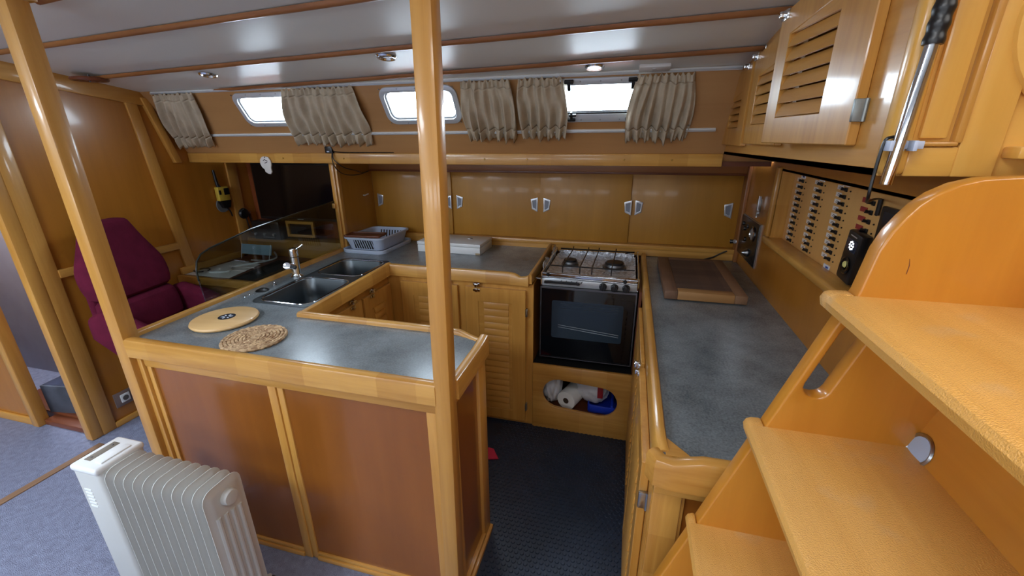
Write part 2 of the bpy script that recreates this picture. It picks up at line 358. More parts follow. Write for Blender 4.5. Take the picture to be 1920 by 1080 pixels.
for k, (a, b) in WIN.items():
    lab = {1: 'leftmost cabin window, right half behind the wide curtain', 2: 'cabin window half hidden by the centre post', 3: 'opening cabin window with black hinges between two curtains'}[k]
    bm = NB(); ri_ = 0.024
    outer, inner = rrect(a, b, WV0, WV1, 0.05, 6), rrect(a + ri_, b - ri_, WV0 + ri_, WV1 - ri_, 0.034, 6)
    if k == 3: outer, inner = rrect(a, b, WV0 - 0.004, WV1 + 0.004, 0.012, 3), rrect(a + 0.02, b - 0.02, WV0 + 0.035, WV1 - 0.022, 0.014, 3)
    plate(bm, 'xy', outer, [inner], 0.0, 0.010, r=0.003)
    fr = struct('window_%d' % k, to_wall(bm), ALU, lab)
    bm = NB(); ri2 = ri_ + 0.008
    if k != 3:
        plate(bm, 'xy', rrect(a + 0.019, b - 0.019, WV0 + 0.019, WV1 - 0.019, 0.034, 6), [rrect(a + ri2, b - ri2, WV0 + ri2, WV1 - ri2, 0.028, 6)], -0.022, -0.002)
        obj('inner_frame', to_wall(bm), ALU, fr)
    else:
        plate(bm, 'xy', [(a + 0.019, WV0 + 0.019), (b - 0.019, WV0 + 0.019), (b - 0.019, WV1 - 0.019), (a + 0.019, WV1 - 0.019)], [[(a + 0.03, WV0 + 0.046), (b - 0.03, WV0 + 0.046), (b - 0.03, WV1 - 0.03), (a + 0.03, WV1 - 0.03)]], -0.022, -0.002)
        obj('inner_frame', to_wall(bm), ALU, fr)
        obj('seal', to_wall(one(box, a + 0.02, b - 0.02, WV0 + 0.034, WV0 + 0.042, -0.004, 0.006)), BLACK, fr)
        for hx in (a + 0.05, b - 0.05):
            bm = NB(); box(bm, hx - 0.02, hx + 0.02, WV1 - 0.012, WV1 + 0.003, 0.008, 0.024, 0.003); box(bm, hx - 0.008, hx + 0.008, WV1 - 0.045, WV1 - 0.008, 0.010, 0.022, 0.004)
            obj('hinge', to_wall(bm), BLACK, fr)
        for hx, s in ((a + 0.055, 1), (b - 0.055, -1)):
            bm = NB(); box(bm, hx - 0.018, hx + 0.018, WV0 + 0.006, WV0 + 0.018, 0.008, 0.022, 0.003); tube(bm, [(hx, WV0 + 0.012, 0.016), (hx, WV0 + 0.05, 0.016)], 0.006, 8); box(bm, hx - 0.01, hx + 0.022, WV0 + 0.03, WV0 + 0.04, 0.008, 0.022, 0.002)
            obj('catch', to_wall(bm), BLACK, fr)
    for sx in [a + 0.012 + (b - a - 0.024) * q / 4 for q in range(5)]:
        for sv in (WV0 + 0.008, WV1 - 0.008):
            bm = NB(); lathe(bm, [(0.0035, 0.008), (0.003, 0.0115)], (sx, sv, 0), n=8); obj('screw', to_wall(bm), STEEL, fr)
    obj('pane', to_wall(one(box, a + 0.02, b - 0.02, WV0 + 0.02, WV1 - 0.02, -0.018, -0.013)), CLEAR, fr)
# shelf below the windows: fascia, top and the underside over the lockers
bm = NB(); box(bm, -2.755, 0.41, 2.222, 2.245, 1.432, 1.490, 0.005)
tr1 = struct('trim_1', bm, maple('x'), 'long maple fascia of the shelf under the windows')
obj('shelf_board', one(box, -2.755, 0.62, 2.245, 2.655, 1.434, 1.455), darkwood('x'), tr1)
for sx in (-2.02, -1.60, -0.745, -0.515, -0.03, 0.19):
    bm = NB(); lathe(bm, [(0.0045, 0), (0.0045, 0.003), (0.002, 0.005)], (sx, 2.2225, 1.461), (0, -1, 0), 10); obj('screw', bm, BRASS, tr1)
# left bulkhead
bm = NB(); plate(bm, 'yz', [(1.27, 0), (2.70, 0), (2.70, 1.47), (2.272, 1.47), (2.272, 1.49), (2.00, 1.92), (1.27, 2.02)], [], -2.80, XL)
wl = struct('wall_left', bm, ply('z'), 'varnished plywood bulkhead at the left behind the armchair')
def wl_piece(name, yz, x=0.016, mat=None, r=0.004):
    bm = NB(); y0b, y1b, zb, y0t, y1t, zt = yz
    hexa(bm, [(XL, y0b, zb), (XL + x, y0b, zb), (XL + x, y1b, zb), (XL, y1b, zb), (XL, y0t, zt), (XL + x, y0t, zt), (XL + x, y1t, zt), (XL, y1t, zt)], r)
    return obj(name, bm, mat or mapleplain('z'), wl)
wl_piece('stile', (2.020, 2.088, 0.765, 1.930, 1.990, 1.775))
wl_piece('end_trim', (2.120, 2.160, 1.435, 2.012, 2.052, 1.80), 0.03)
wl_piece('stile', (2.465, 2.545, 0.76, 2.480, 2.560, 1.432))
bm = NB(); hexa(bm, [(XL, 1.385, 0.911), (XL + .02, 1.385, 0.911), (XL + .02, 2.012, 0.911), (XL, 2.012, 0.911), (XL, 1.385, 0.954), (XL + .02, 1.385, 0.954), (XL + .02, 2.008, 0.954), (XL, 2.008, 0.954)], 0.005); obj('chair_rail', bm, mapleplain('y'), wl)
def zt_(y): return 1.877 - (y - 1.457) * (0.072 / 0.523)
bm = NB(); hexa(bm, [(XL, 1.27, zt_(1.27) - .052), (XL + .02, 1.27, zt_(1.27) - .052), (XL + .02, 2.06, zt_(2.06) - .042), (XL, 2.06, zt_(2.06) - .042), (XL, 1.27, zt_(1.27) + .07), (XL + .02, 1.27, zt_(1.27) + .07), (XL + .02, 2.06, zt_(2.06) + .05), (XL, 2.06, zt_(2.06) + .05)], 0.004); obj('top_trim', bm, mapleplain('y'), wl)
bm = NB(); box(bm, XL, XL + .018, 1.385, 2.6, 0, 0.035, 0.006); struct('baseboard_left', bm, mapleplain('y'), 'low maple skirting at the foot of the left bulkhead')
# passage doorway at the far left
bm = NB(); box(bm, -2.80, -2.745, 1.262, 1.322, 0, 2.0, 0.012); d1 = struct('door_1', bm, mapleplain('z'), 'open passage doorway at the far left with maple jambs')
obj('jamb', one(box, XL - 0.005, XL + 0.014, 1.318, 1.388, 0, 1.93, 0.006), mapleplain('z'), d1)
bm = NB(); box(bm, -3.245, -3.19, 1.27, 1.33, 0, 2.0, 0.008); obj('jamb', bm, mapleplain('z'), d1)
obj('sill', one(box, -3.19, -2.80, 1.30, 1.36, 0, 0.035, 0.006), darkwood('x'), d1)
obj('step', one(box, -3.6, -2.80, 1.36, 1.74, 0, 0.05, 0.004), darkwood('x'), d1)
struct('wall_forward', one(box, -5, -3.245, 1.29, 1.32, 0, 2.1), ply('z'), 'plywood partition at the left edge beside the open doorway')
struct('wall_passage', one(box, -5, -2.80, 1.74, 1.78, 0, 2.0), LINING, 'blue-grey lined wall inside the passage')
struct('baseboard_forward', one(box, -5, -3.25, 1.278, 1.29, 0, 0.05, 0.004), mapleplain('x'), 'skirting at the foot of the left partition')
bm = NB(); box(bm, -2.695, -2.655, -0.6, 1.262, -0.01, 0.006, 0.003); struct('trim_2', bm, wood('stripwood', srgb(132, 100, 76), srgb(164, 130, 100), 'y', rough=.6, coat=0), 'flat wooden strip let into the carpet before the doorway')
# right bulkhead between worktop and overhead lockers, with the recess for the switchboard
bm = NB(); plate(bm, 'yz', [(0.86, 0.0), (2.70, 0.0), (2.70, 1.55), (0.86, 1.55)], [[(1.17, 1.135), (2.115, 1.135), (2.115, 1.425), (1.17, 1.425)]], XR, XR + 0.02)
wr = struct('wall_right', bm, ply('z'), 'orange plywood bulkhead behind the right-hand worktop')
# cabin side behind lockers and settee, closed to starboard and aft
struct('wall_outer', one(box, -2.80, 1.7, 2.68, 2.72, 0, 1.5), darkwood('x'), 'dark hull side behind the lockers')
struct('wall_starboard', one(box, -5, 1.7, -2.5, -2.45, 0, 2.1), WHITE, 'unseen cabin side behind the viewer, whitened to bounce light')  # out-of-view wall kept white so it throws light back into the cabin
struct('wall_aft', one(box, 1.55, 1.6, -2.5, 2.7, 0, 2.1), lockerply('y'), 'wood lined bulkhead behind the ladder')
struct('wall_bow', one(box, -5.0, -4.95, -2.5, 2.7, 0, 2.1), lockerply('y'), 'wood lined bulkhead at the forward end')

# curtain tracks
for nm, xa, xb, v, lab in (('curtain_track', -2.66, 0.395, 0.404, 'white curtain track along the top of the windows'), ('curtain_track', -2.752, 0.352, 0.137, 'white curtain track below the windows')):
    t = thing(nm, lab, 'curtain track', tuple(wp(0, v)))
    bm = NB(); box(bm, xa, xb, v - 0.008, v + 0.008, 0, 0.008, 0.002); to_wall(bm); obj('channel', bm, WHITE, t)
    bm = NB(); box(bm, xa, xb, v - 0.003, v + 0.003, 0.008, 0.013, 0.001); to_wall(bm); obj('bead', bm, ALU, t)
    bm = NB()
# curtains
def curtain(xt0, xt1, xb0, xb1, vtop, vbot, pleats, seed, label):
    rnd = random.Random(seed); t = thing('curtain', label, 'curtain', tuple(wp((xt0 + xt1) / 2, vtop)), 'beige window curtains')
    nu, nv = pleats * 10, 26; ph = [rnd.uniform(0, 6) for _ in range(6)]
    amp = [rnd.uniform(0.6, 1.3) for _ in range(pleats + 2)]
    def grid(v_lo, v_hi, rows, body):
        bm = NB(); g = []
        for j in range(rows + 1):
            s = v_lo + (v_hi - v_lo) * j / rows; row = []         # s: 0 top .. 1 hem
            for i in range(nu + 1):
                u = i / nu; uu = u + 0.012 * math.sin(9 * u + ph[0] + 3 * s)
                belly = math.sin(PI * min(1, max(0, s))) * 0.016
                x0 = xt0 + (xb0 - xt0) * s - belly; x1 = xt1 + (xb1 - xt1) * s + belly
                x = x0 + (x1 - x0) * u
                a = (0.006 + 0.012 * s) * amp[min(pleats, int(u * pleats))]
                d = 0.024 + 0.012 * math.sin(PI * s) + a * math.sin(2 * PI * pleats * uu + ph[1] + 0.8 * math.sin(4 * s + ph[2])) + 0.006 * math.sin(2 * PI * 1.7 * u + ph[3] + 2 * s) + 0.004 * math.sin(31 * u + 9 * s + ph[4])
                if s > 0.80: d += (s - 0.80) * 0.05 * math.sin(2 * PI * pleats * 2.3 * u + ph[5]); 
                if abs(s - 0.80) < 0.03: d -= 0.004
                if s < 0.10: d = 0.02 + (d - 0.02) * (0.5 + 5 * s) + 0.004 * math.sin(2 * PI * pleats * 2 * u + ph[2])
                v = vtop + (vbot - vtop) * s
                if s <= 0.0001: v += 0.006 * math.sin(2 * PI * pleats * 1.5 * u + ph[3])
                if s >= 0.9999: v += 0.007 * math.sin(2 * PI * pleats * 0.9 * u + ph[4])
                row.append(bm.verts.new(wp(x, v, max(0.004, d))))
            g.append(row)
        for j in range(rows):
            for i in range(nu): bm.faces.new((g[j][i], g[j][i + 1], g[j + 1][i + 1], g[j + 1][i]))
        return bm
    for nm, a, b, r in (('heading', 0.0, 0.11, 5), ('cloth', 0.11, 0.80, 20), ('frill', 0.80, 1.0, 7)):
        o = obj(nm, grid(a, b, r, 0), CURTAIN, t); sd = o.modifiers.new('thickness', 'SOLIDIFY'); sd.thickness = 0.0012
        for p in o.data.polygons: p.use_smooth = True
VT = 0.402
curtain(-2.646, -2.355, -2.744, -2.474, VT, 0.075, 6, 1, 'slanting beige curtain at the far left end of the windows')
curtain(-1.764, -1.351, -1.853, -1.370, VT, 0.085, 9, 2, 'wide beige curtain covering half of the leftmost window')
curtain(-0.781, -0.547, -0.797, -0.555, VT, 0.105, 6, 3, 'beige curtain just right of the centre post')
curtain(-0.505, -0.314, -0.515, -0.310, VT, 0.113, 5, 4, 'narrow beige curtain at the left edge of the opening window')
curtain(0.002, 0.222, -0.034, 0.233, VT - 0.005, 0.098, 7, 5, 'rightmost beige curtain beside the overhead lockers')

# downlights and detector on the deckhead
def downlight(x, y, label, on):
    t = thing('ceiling_light', label, 'ceiling light', (x, y, zc(y)), 'recessed ceiling lights'); t.rotation_euler = (-math.atan(0.137), 0, 0)
    bm = NB(); lathe(bm, [(0.026, 0.0), (0.036, 0.001), (0.040, -0.003), (0.036, -0.009), (0.029, -0.008), (0.027, -0.002)], (0, 0, 0), n=32); obj('bezel', bm, CHROME, t, local=True)
    bm = NB(); q_ = -0.005 if on else 0.0; lathe(bm, [(0.001, -0.004 + q_), (0.018, -0.0045 + q_), (0.0275, -0.0025 + q_), (0.0275, 0.0)], (0, 0, 0), n=24); obj('lens', bm, plain('lit_lens', srgb(240, 244, 250), 0.4, emit=((0.92, 0.96, 1, 1), 0.9)) if on else STEEL, t, local=True)
    if on: return
    bm = NB(); lathe(bm, [(0.012, -0.004), (0.012, -0.006), (0.009, -0.006)], (0, 0, 0), n=16); obj('lamp', bm, STEEL, t, local=True)
downlight(-1.964, 1.785, 'recessed ceiling light above the sink, leftmost of the three', False)
downlight(-0.963, 1.691, 'recessed ceiling light just left of the centre post', False)
downlight(-0.172, 1.949, 'recessed ceiling light with white lens above the opening window', True)
t = thing('gas_detector', 'flat white rectangular box on the ceiling above the rightmost curtain', 'detector', (0.064, 1.985, zc(1.985)))
bm = NB(); box(bm, -0.060, 0.060, -0.035, 0.035, -0.014, 0.0, 0.004); o = obj('housing', bm, WHITE, t, local=True)
obj('button', one(box, -0.008, 0.008, -0.016, -0.002, -0.016, -0.012, 0.002), SILVER, t, local=True); t.rotation_euler = (-math.atan(0.137), 0, 0)
t = thing('rope_ornament', 'dark brown flat coiled ornament hanging under the ceiling at left', 'ornament', (-2.60, 1.695, 1.862))
bm = NB()
for k in range(5):
    tube(bm, [(0.068 * (1 - k * .19) * math.cos(a), 0.068 * (1 - k * .19) * math.sin(a), -0.010 + 0.003 * (k % 2)) for a in [2 * PI * q / 28 for q in range(29)]], 0.0075, 6)
obj('coil', bm, darkwood('x'), t, local=True)
bm = NB(); tube(bm, [(0, 0, -0.022), (0, 0, 0.012)], 0.004, 6); obj('hook', bm, BLACK, t, local=True)

# ================================================================== GALLEY: worktops and base units
def lift(y): return 0.016 * min(1.0, max(0.0, (y - 1.35) / 0.6))     # the sink run rises slightly towards the hull
def lifted(bm):
    for v in bm.verts: v.co.z += lift(v.co.y)
    return bm
CZ = 0.885
wt = thing('galley_worktop', 'slate grey worktop of the island, sink and back run with raised maple edges', 'worktop', (-1.2, 1.3, CZ))
# counter slab, cut for the sink
bm = NB()
plate(bm, 'xy', [(-1.735, 0.965), (-0.50, 0.965), (-0.50, 1.005), (-0.455, 1.005), (-0.455, 1.285), (-0.53, 1.32), (-1.25, 1.32), (-1.25, 2.0), (-0.45, 2.0), (-0.45, 2.62), (-1.735, 2.62)],
      [[(-1.575, 1.415), (-1.295, 1.415), (-1.295, 1.750), (-1.575, 1.750)], [(-1.575, 1.795), (-1.295, 1.795), (-1.295, 2.075), (-1.575, 2.075)]], CZ - 0.03, CZ)
obj('surface', lifted(bm), LAMINATE, wt)
def wrail(pts, wd, zb, ax, r=0.010, parent=wt, lf=True, name='edge_rail'):
    bm = NB(); rail(bm, pts, wd, zb, r); return obj(name, lifted(bm) if lf else bm, maple(ax), parent)
wrail([(-1.692, 0.972, 0.902), (-0.49, 0.972, 0.902)], 0.036, 0.832, 'x')
wrail([(-0.452, 1.0, 0.902), (-0.452, 1.20, 0.902), (-0.452, 1.25, 0.906), (-0.452, 1.288, 0.912)], 0.034, 0.835, 'y')
wrail([(-1.262, 1.326, 0.904), (-0.60, 1.326, 0.904), (-0.56, 1.326, 0.900), (-0.52, 1.312, 0.892), (-0.475, 1.292, 0.890)], 0.032, 0.838, 'x')
wrail([(-1.250, 1.312, 0.904), (-1.250, 2.016, 0.904)], 0.030, 0.838, 'y')
wrail([(-1.265, 2.004, 0.902), (-0.56, 2.004, 0.902), (-0.525, 2.004, 0.898), (-0.495, 2.000, 0.884), (-0.470, 1.998, 0.886), (-0.448, 1.994, 0.898)], 0.030, 0.838, 'x')
wrail([(-0.444, 1.99, 0.900), (-0.444, 2.30, 0.908), (-0.444, 2.58, 0.925)], 0.018, 0.850, 'y', 0.006)
wrail([(-1.722, 1.006, 0.903), (-1.722, 2.27, 0.903)], 0.032, 0.82, 'y')
# sink
sk = thing('double_sink', 'stainless steel double sink set into the worktop, two square bowls', 'sink', (-1.435, 1.74, CZ))
bm = NB(); plate(bm, 'xy', rrect(-1.592, -1.280, 1.395, 2.092, 0.04, 5), [rrect(-1.570, -1.300, 1.420, 1.745, 0.05, 6), rrect(-1.570, -1.300, 1.800, 2.070, 0.05, 6)], CZ + 0.0005, CZ + 0.003)
obj('rim', lifted(bm), plain('bowl_steel', srgb(104, 110, 114), 0.36, 1.0, var=(8, 0.12)), sk)
def bowl(x0, x1, y0, y1, dep):
    bm = NB(); n = 6; rings = []
    for (ins, z, r) in ((0, 0.0025, 0.05), (0.003, -0.004, 0.05), (0.010, -dep * 0.5, 0.05), (0.016, -dep + 0.03, 0.05), (0.028, -dep + 0.008, 0.045), (0.06, -dep, 0.03)):
        rings.append([bm.verts.new((p[0], p[1], CZ + z)) for p in rrect(x0 + ins, x1 - ins, y0 + ins, y1 - ins, r, n)])
    m = len(rings[0])
    for i in range(len(rings) - 1):
        for k in range(m): bm.faces.new((rings[i][k], rings[i + 1][k], rings[i + 1][(k + 1) % m], rings[i][(k + 1) % m]))
    bm.faces.new(rings[-1])
    return bm
for (y0, y1) in ((1.420, 1.745), (1.800, 2.070)):
    b_ = obj('bowl', lifted(bowl(-1.570, -1.300, y0, y1, 0.17)), plain('bowl_steel', srgb(104, 110, 114), 0.36, 1.0, var=(8, 0.12)), sk)
    so = b_.modifiers.new('gauge', 'SOLIDIFY'); so.thickness = 0.0015; so.offset = 1
    bm = NB(); pp = rrect(-1.570, -1.300, y0, y1, 0.05, 6); tube(bm, [(p[0], p[1], CZ + 0.0025) for p in pp + pp[:1]], 0.0028, 6); obj('rim_bead', lifted(bm), CHROME, b_)
    bm = NB(); lathe(bm, [(0.03, -0.159), (0.03, -0.156), (0.022, -0.155), (0.02, -0.158)], (-1.435, (y0 + y1) / 2, CZ + lift((y0 + y1) / 2)), n=20); obj('drain', bm, CHROME, b_)
# mixer tap
TZ = CZ + lift(1.74)
t = thing('mixer_tap', 'chrome mixer tap with side lever behind the sink', 'tap', (-1.625, 1.74, TZ))
bm = NB(); lathe(bm, [(0.030, 0), (0.030, 0.004), (0.024, 0.010), (0.0215, 0.02), (0.021, 0.105)], (0, 0, 0), n=24); obj('body', bm, CHROME, t, local=True)
bm = NB(); lathe(bm, [(0.021, 0.107), (0.0235, 0.109), (0.0235, 0.140), (0.021, 0.149), (0.012, 0.152)], (0, 0, 0), n=24); cp = obj('cap', bm, CHROME, t, local=True)
bm = NB(); tube(bm, [(0.016, 0.0, 0.143), (0.048, 0.01, 0.164)], 0.0035, 8); lathe(bm, [(0.001, -0.006), (0.006, -0.003), (0.0065, 0.001), (0.005, 0.005), (0.001, 0.007)], (0.052, 0.011, 0.167), (0.8, 0.2, 0.5), 12); obj('lever', bm, CHROME, t, local=True)
bm = NB(); tube(bm, smooth_path([(0.0, -0.005, 0.052), (0.028, -0.055, 0.072), (0.058, -0.115, 0.094)], 5), [0.0135] * 5 + [0.0145] * 6, 16); sp = obj('spout', bm, CHROME, t, local=True)
bm = NB(); lathe(bm, [(0.0165, -0.014), (0.0165, 0.0), (0.013, 0.001)], (0.060, -0.119, 0.0955), (0.43, -0.87, 0.30), 18); obj('spray_head', bm, CHROME, t, local=True)
# plug with chain
t = thing('sink_plug', 'black rubber sink plug lying beside the sink on its chain', 'plug', (-1.640, 1.515, CZ))
bm = NB(); lathe(bm, [(0.026, 0.0), (0.030, 0.004), (0.030, 0.009), (0.022, 0.014), (0.01, 0.018)], (0, 0.01, 0), n=20); obj('stopper', bm, BLACK, t, local=True)
for q in range(7):
    bm = NB(); a = q * 0.9; c = Vector((-0.008 + 0.007 * math.sin(a), -0.030 - 0.0085 * q, 0.005)); 
    tube(bm, [c + Vector((0.0065 * math.cos(2 * PI * k / 10), 0.009 * math.sin(2 * PI * k / 10), 0.002 * math.sin(a + k))) for k in range(11)], 0.0016, 5); obj('chain_link', bm, CHROME, t, local=True)
t = thing('tap_stub', 'small chrome fitting on the worktop edge near the plug', 'fitting', (-1.640, 1.60, CZ + lift(1.6)))
bm = NB(); lathe(bm, [(0.010, 0), (0.010, 0.004), (0.006, 0.008), (0.006, 0.016), (0.002, 0.018)], (0, 0, 0), n=14); obj('stem', bm, CHROME, t, local=True)
t = thing('sink_sponge', 'small green cap lying in the nearer sink bowl', 'cap', (-1.330, 1.475, CZ - 0.062)); 
bm = NB(); lathe(bm, [(0.013, 0), (0.013, 0.012), (0.010, 0.016)], (0.0, 0, 0), n=16); box(bm, -0.02, 0.02, -0.004, 0.004, 0.0, 0.006, 0.002); obj('cap_body', bm, plain('green_plastic', srgb(20, 150, 80), 0.4), t, local=True)

# glass screen behind the sink
gs = thing('glass_screen', 'smoked glass splash screen with a rounded corner between sink and chart table', 'glass screen', (-1.742, 1.32, 0.885))
prof = [(1.326, 0.86), (1.317, 1.0), (1.318, 1.045), (1.330, 1.082), (1.355, 1.107), (1.40, 1.122), (1.627, 1.160), (1.95, 1.186), (2.268, 1.207), (2.268, 0.86)]
bm = NB(); plate(bm, 'yz', prof, [], -1.747, -1.740); obj('pane', bm, TINT, gs, smooth=False)
bm = NB(); tube(bm, [(-1.7435, a, b) for a, b in prof[1:9]], 0.0042, 6); obj('edge_strip', bm, plain('glass_edge', srgb(26, 34, 32), 0.2), gs)
bm = NB(); box(bm, -1.750, -1.728, 2.25, 2.274, 1.165, 1.195, 0.003); obj('clip', bm, mapleplain('z'), gs)
# partition with maple post between galley and chart table
pt = thing('partition', 'short plywood partition with a maple post at the end of the glass screen', 'partition', (-1.72, 2.4, 0.885))
obj('panel', one(box, -1.728, -1.702, 2.30, 2.64, 0.886, 1.433), lockerply('z'), pt)
obj('post', one(box, -1.752, -1.698, 2.274, 2.304, 0.86, 1.433, 0.006), mapleplain('z'), pt)
obj('post_bead', one(box, -1.736, -1.712, 2.262, 2.276, 0.90, 1.433, 0.004), mapleplain('z'), pt)
bm = NB(); tube(bm, [(-1.699, 2.515, 1.214), (-1.685, 2.515, 1.214), (-1.680, 2.545, 1.220)], 0.0045, 6); obj('hook', bm, WHITE, pt)

# island base
isl = thing('island_cabinet', 'varnished island cupboard with two large orange front panels', 'cabinet', (-1.1, 1.15, 0))
obj('front_panel', one(box, -1.645, -1.127, 0.992, 1.004, 0.03, 0.785), islandply('z'), isl)
obj('front_panel', one(box, -1.066, -0.530, 0.992, 1.004, 0.03, 0.785), islandply('z'), isl)
obj('stile', one(box, -1.696, -1.668, 0.974, 1.004, 0.0, 0.835, 0.005), mapleplain('z'), isl)
obj('moulding', one(box, -1.668, -1.645, 0.984, 1.004, 0.03, 0.785, 0.005), mapleplain('z'), isl)
obj('stile', one(box, -1.127, -1.092, 0.982, 1.004, 0.0, 0.788, 0.005), mapleplain('z'), isl)
obj('stile', one(box, -1.092, -1.066, 0.986, 1.004, 0.0, 0.788, 0.005), mapleplain('z'), isl)
obj('stile', one(box, -0.540, -0.486, 0.982, 1.004, 0.0, 0.788, 0.005), mapleplain('z'), isl)
obj('top_rail', one(box, -1.668, -0.49, 0.980, 1.004, 0.783, 0.836, 0.005), mapleplain('x'), isl)
for (xa, xb) in ((-1.668, -1.127), (-1.066, -0.540)):
    obj('plinth', one(box, xa, xb, 0.978, 1.004, 0.0, 0.020, 0.004), mapleplain('x'), isl)
    obj('bead', one(box, xa, xb, 0.984, 1.004, 0.020, 0.036, 0.005), mapleplain('x'), isl)
obj('end_panel', one(box, -0.478, -0.466, 1.02, 1.27, 0.03, 0.86), islandply('z'), isl)
obj('end_stile', one(box, -0.478, -0.452, 1.225, 1.300, 0.0, 0.86, 0.010), mapleplain('z'), isl)
obj('end_stile', one(box, -0.478, -0.455, 1.004, 1.030, 0.0, 0.86, 0.006), mapleplain('z'), isl)
obj('end_rail', one(box, -0.478, -0.455, 1.02, 1.24, 0.80, 0.86, 0.006), mapleplain('y'), isl)
obj('end_plinth', one(box, -0.478, -0.440, 1.004, 1.298, 0.0, 0.022, 0.005), mapleplain('y'), isl)
obj('end_bead', one(box, -0.478, -0.450, 1.02, 1.235, 0.022, 0.040, 0.006), mapleplain('y'), isl)
obj('back_panel', one(box, -1.25, -0.478, 1.285, 1.300, 0.0, 0.838), islandply('z'), isl)
obj('side_panel', one(box, -1.706, -1.696, 1.0, 2.25, 0.0, 0.85), islandply('z'), isl)

# louvred doors
def louvre_door(parent, plane, a0, a1, z0, z1, face, out, la0, la1, lz0, lz1, n, ax, wmat, thick=0.018, name='door', slat_tilt=0.006, slit=None):
    """door board lying in 'xz' (facing -y) or 'yz' (facing -x / +x); out: sign of the outward direction; sunk louvre field with n slats"""
    c0, c1 = face, face + out * thick
    bm = NB(); plate(bm, plane, [(a0, z0), (a1, z0), (a1, z1), (a0, z1)], [[(la0, lz0), (la1, lz0), (la1, lz1), (la0, lz1)]], c0, c1)
    es = [e for e in bm.edges if e.calc_face_angle(0) > 0.9]; bev(bm, es, 0.0025, 1)
    d = obj(name, bm, wmat('z'), parent)
    h = (lz1 - lz0) / n; w_ = la1 - la0
    bm = NB(); plate(bm, plane, [(la0, lz0), (la1, lz0), (la1, lz1), (la0, lz1)], [], face + out * thick * 0.35, face + out * thick * 0.80); obj('field_board', bm, mapleplain(ax), d, smooth=False)
    for k in range(n):
        zb = lz0 + (k + 0.16) * h; zt2 = zb + h * 0.80
        bm = NB(); cf = face + out * thick * 0.80; pts = []
        for z, c in ((zb, cf + out * 0.0065), (zt2, cf + out * 0.0004)):
            for a, dc in ((la0 + w_ * 0.16, 0), (la1 - w_ * 0.10, 0)): pts.append(mp(plane, a, z, c))
            for a in (la1 - w_ * 0.10, la0 + w_ * 0.16): pts.append(mp(plane, a, z, cf - out * 0.001))
        hexa(bm, pts, 0.0018, 2); obj('slat', bm, mapleplain(ax), d)
    return d
def latch(parent, p, axis, name='latch'):
    """chrome turn catch: plate on the rail, keeper on the door; axis: 'x' or 'y' along the front; p is the middle, outward given by p[3]"""
    x, y, z, ox, oy = p
    def bx(bm, u0, u1, d0, d1, z0, z1, r=0.002):
        if axis == 'x': box(bm, x + u0, x + u1, min(y + oy * d0, y + oy * d1), max(y + oy * d0, y + oy * d1), z + z0, z + z1, r)
        else: box(bm, min(x + ox * d0, x + ox * d1), max(x + ox * d0, x + ox * d1), y + u0, y + u1, z + z0, z + z1, r)
    bm = NB(); bx(bm, -0.019, 0.019, -0.004, 0.005, 0.008, 0.022); bx(bm, -0.006, 0.006, 0.0, 0.018, 0.002, 0.024); bx(bm, -0.012, 0.014, 0.014, 0.020, 0.016, 0.022)
    a = obj(name, bm, CHROME, parent)
    bm = NB(); bx(bm, -0.019, 0.019, -0.004, 0.005, -0.024, -0.010); bx(bm, -0.007, 0.007, 0.0, 0.014, -0.024, -0.006); obj('keeper', bm, CHROME, a)
# back-run cupboard (faces the camera)
bc = thing('back_cabinet', 'maple base cupboard with two louvred doors left of the stove', 'cabinet', (-0.85, 2.3, 0))
FY = 2.018
bm = NB(); plate(bm, 'xz', [(-1.27, 0.0), (-0.43, 0.0), (-0.43, 0.853), (-1.27, 0.853)], [[(-1.165, 0.03), (-0.845, 0.03), (-0.845, 0.81), (-1.165, 0.81)], [(-0.79, 0.03), (-0.48, 0.03), (-0.48, 0.81), (-0.79, 0.81)]], FY, FY + 0.02)
obj('face_frame', bm, mapleplain('z'), bc)
obj('carcass_side', one(box, -0.445, -0.432, FY + 0.02, 2.60, 0.0, 0.853), ply('z'), bc)
dA = louvre_door(bc, 'xz', -0.802, -0.468, 0.022, 0.822, FY, -1, -0.728, -0.543, 0.085, 0.742, 17, 'x', mapleplain)
dB = louvre_door(bc, 'xz', -1.185, -0.845, 0.022, 0.822, FY, -1, -1.110, -0.925, 0.085, 0.742, 17, 'x', mapleplain)
latch(dA, (-0.735, FY - 0.018, 0.824, 0, -1), 'x'); latch(dB, (-0.90, FY - 0.018, 0.824, 0, -1), 'x')
for z in (0.70, 0.12):
    bm = NB(); box(bm, -0.468, -0.459, FY - 0.018, FY, z - 0.022, z + 0.022, 0.002); tube(bm, [(-0.466, FY - 0.018, z - 0.022), (-0.466, FY - 0.018, z + 0.022)], 0.004, 8); obj('hinge', bm, STEEL, dA)
# sink cupboard (faces right)
sc = thing('sink_cabinet', 'maple base cupboard with two louvred doors under the sink', 'cabinet', (-1.4, 1.7, 0))
FX = -1.272
bm = NB(); plate(bm, 'yz', [(1.30, 0.0), (2.018, 0.0), (2.018, 0.853), (1.30, 0.853)], [[(1.42, 0.03), (1.72, 0.03), (1.72, 0.79), (1.42, 0.79)], [(1.77, 0.03), (1.99, 0.03), (1.99, 0.79), (1.77, 0.79)]], FX - 0.02, FX)
obj('face_frame', bm, mapleplain('y'), sc)
dC = louvre_door(sc, 'yz', 1.752, 2.012, 0.022, 0.800, FX, 1, 1.815, 1.950, 0.085, 0.72, 16, 'y', mapleplain)
dD = louvre_door(sc, 'yz', 1.400, 1.735, 0.022, 0.800, FX, 1, 1.470, 1.665, 0.085, 0.72, 16, 'y', mapleplain)
latch(dC, (FX + 0.018, 1.825, 0.806, 1, 0), 'y'); latch(dD, (FX + 0.018, 1.655, 0.806, 1, 0), 'y')

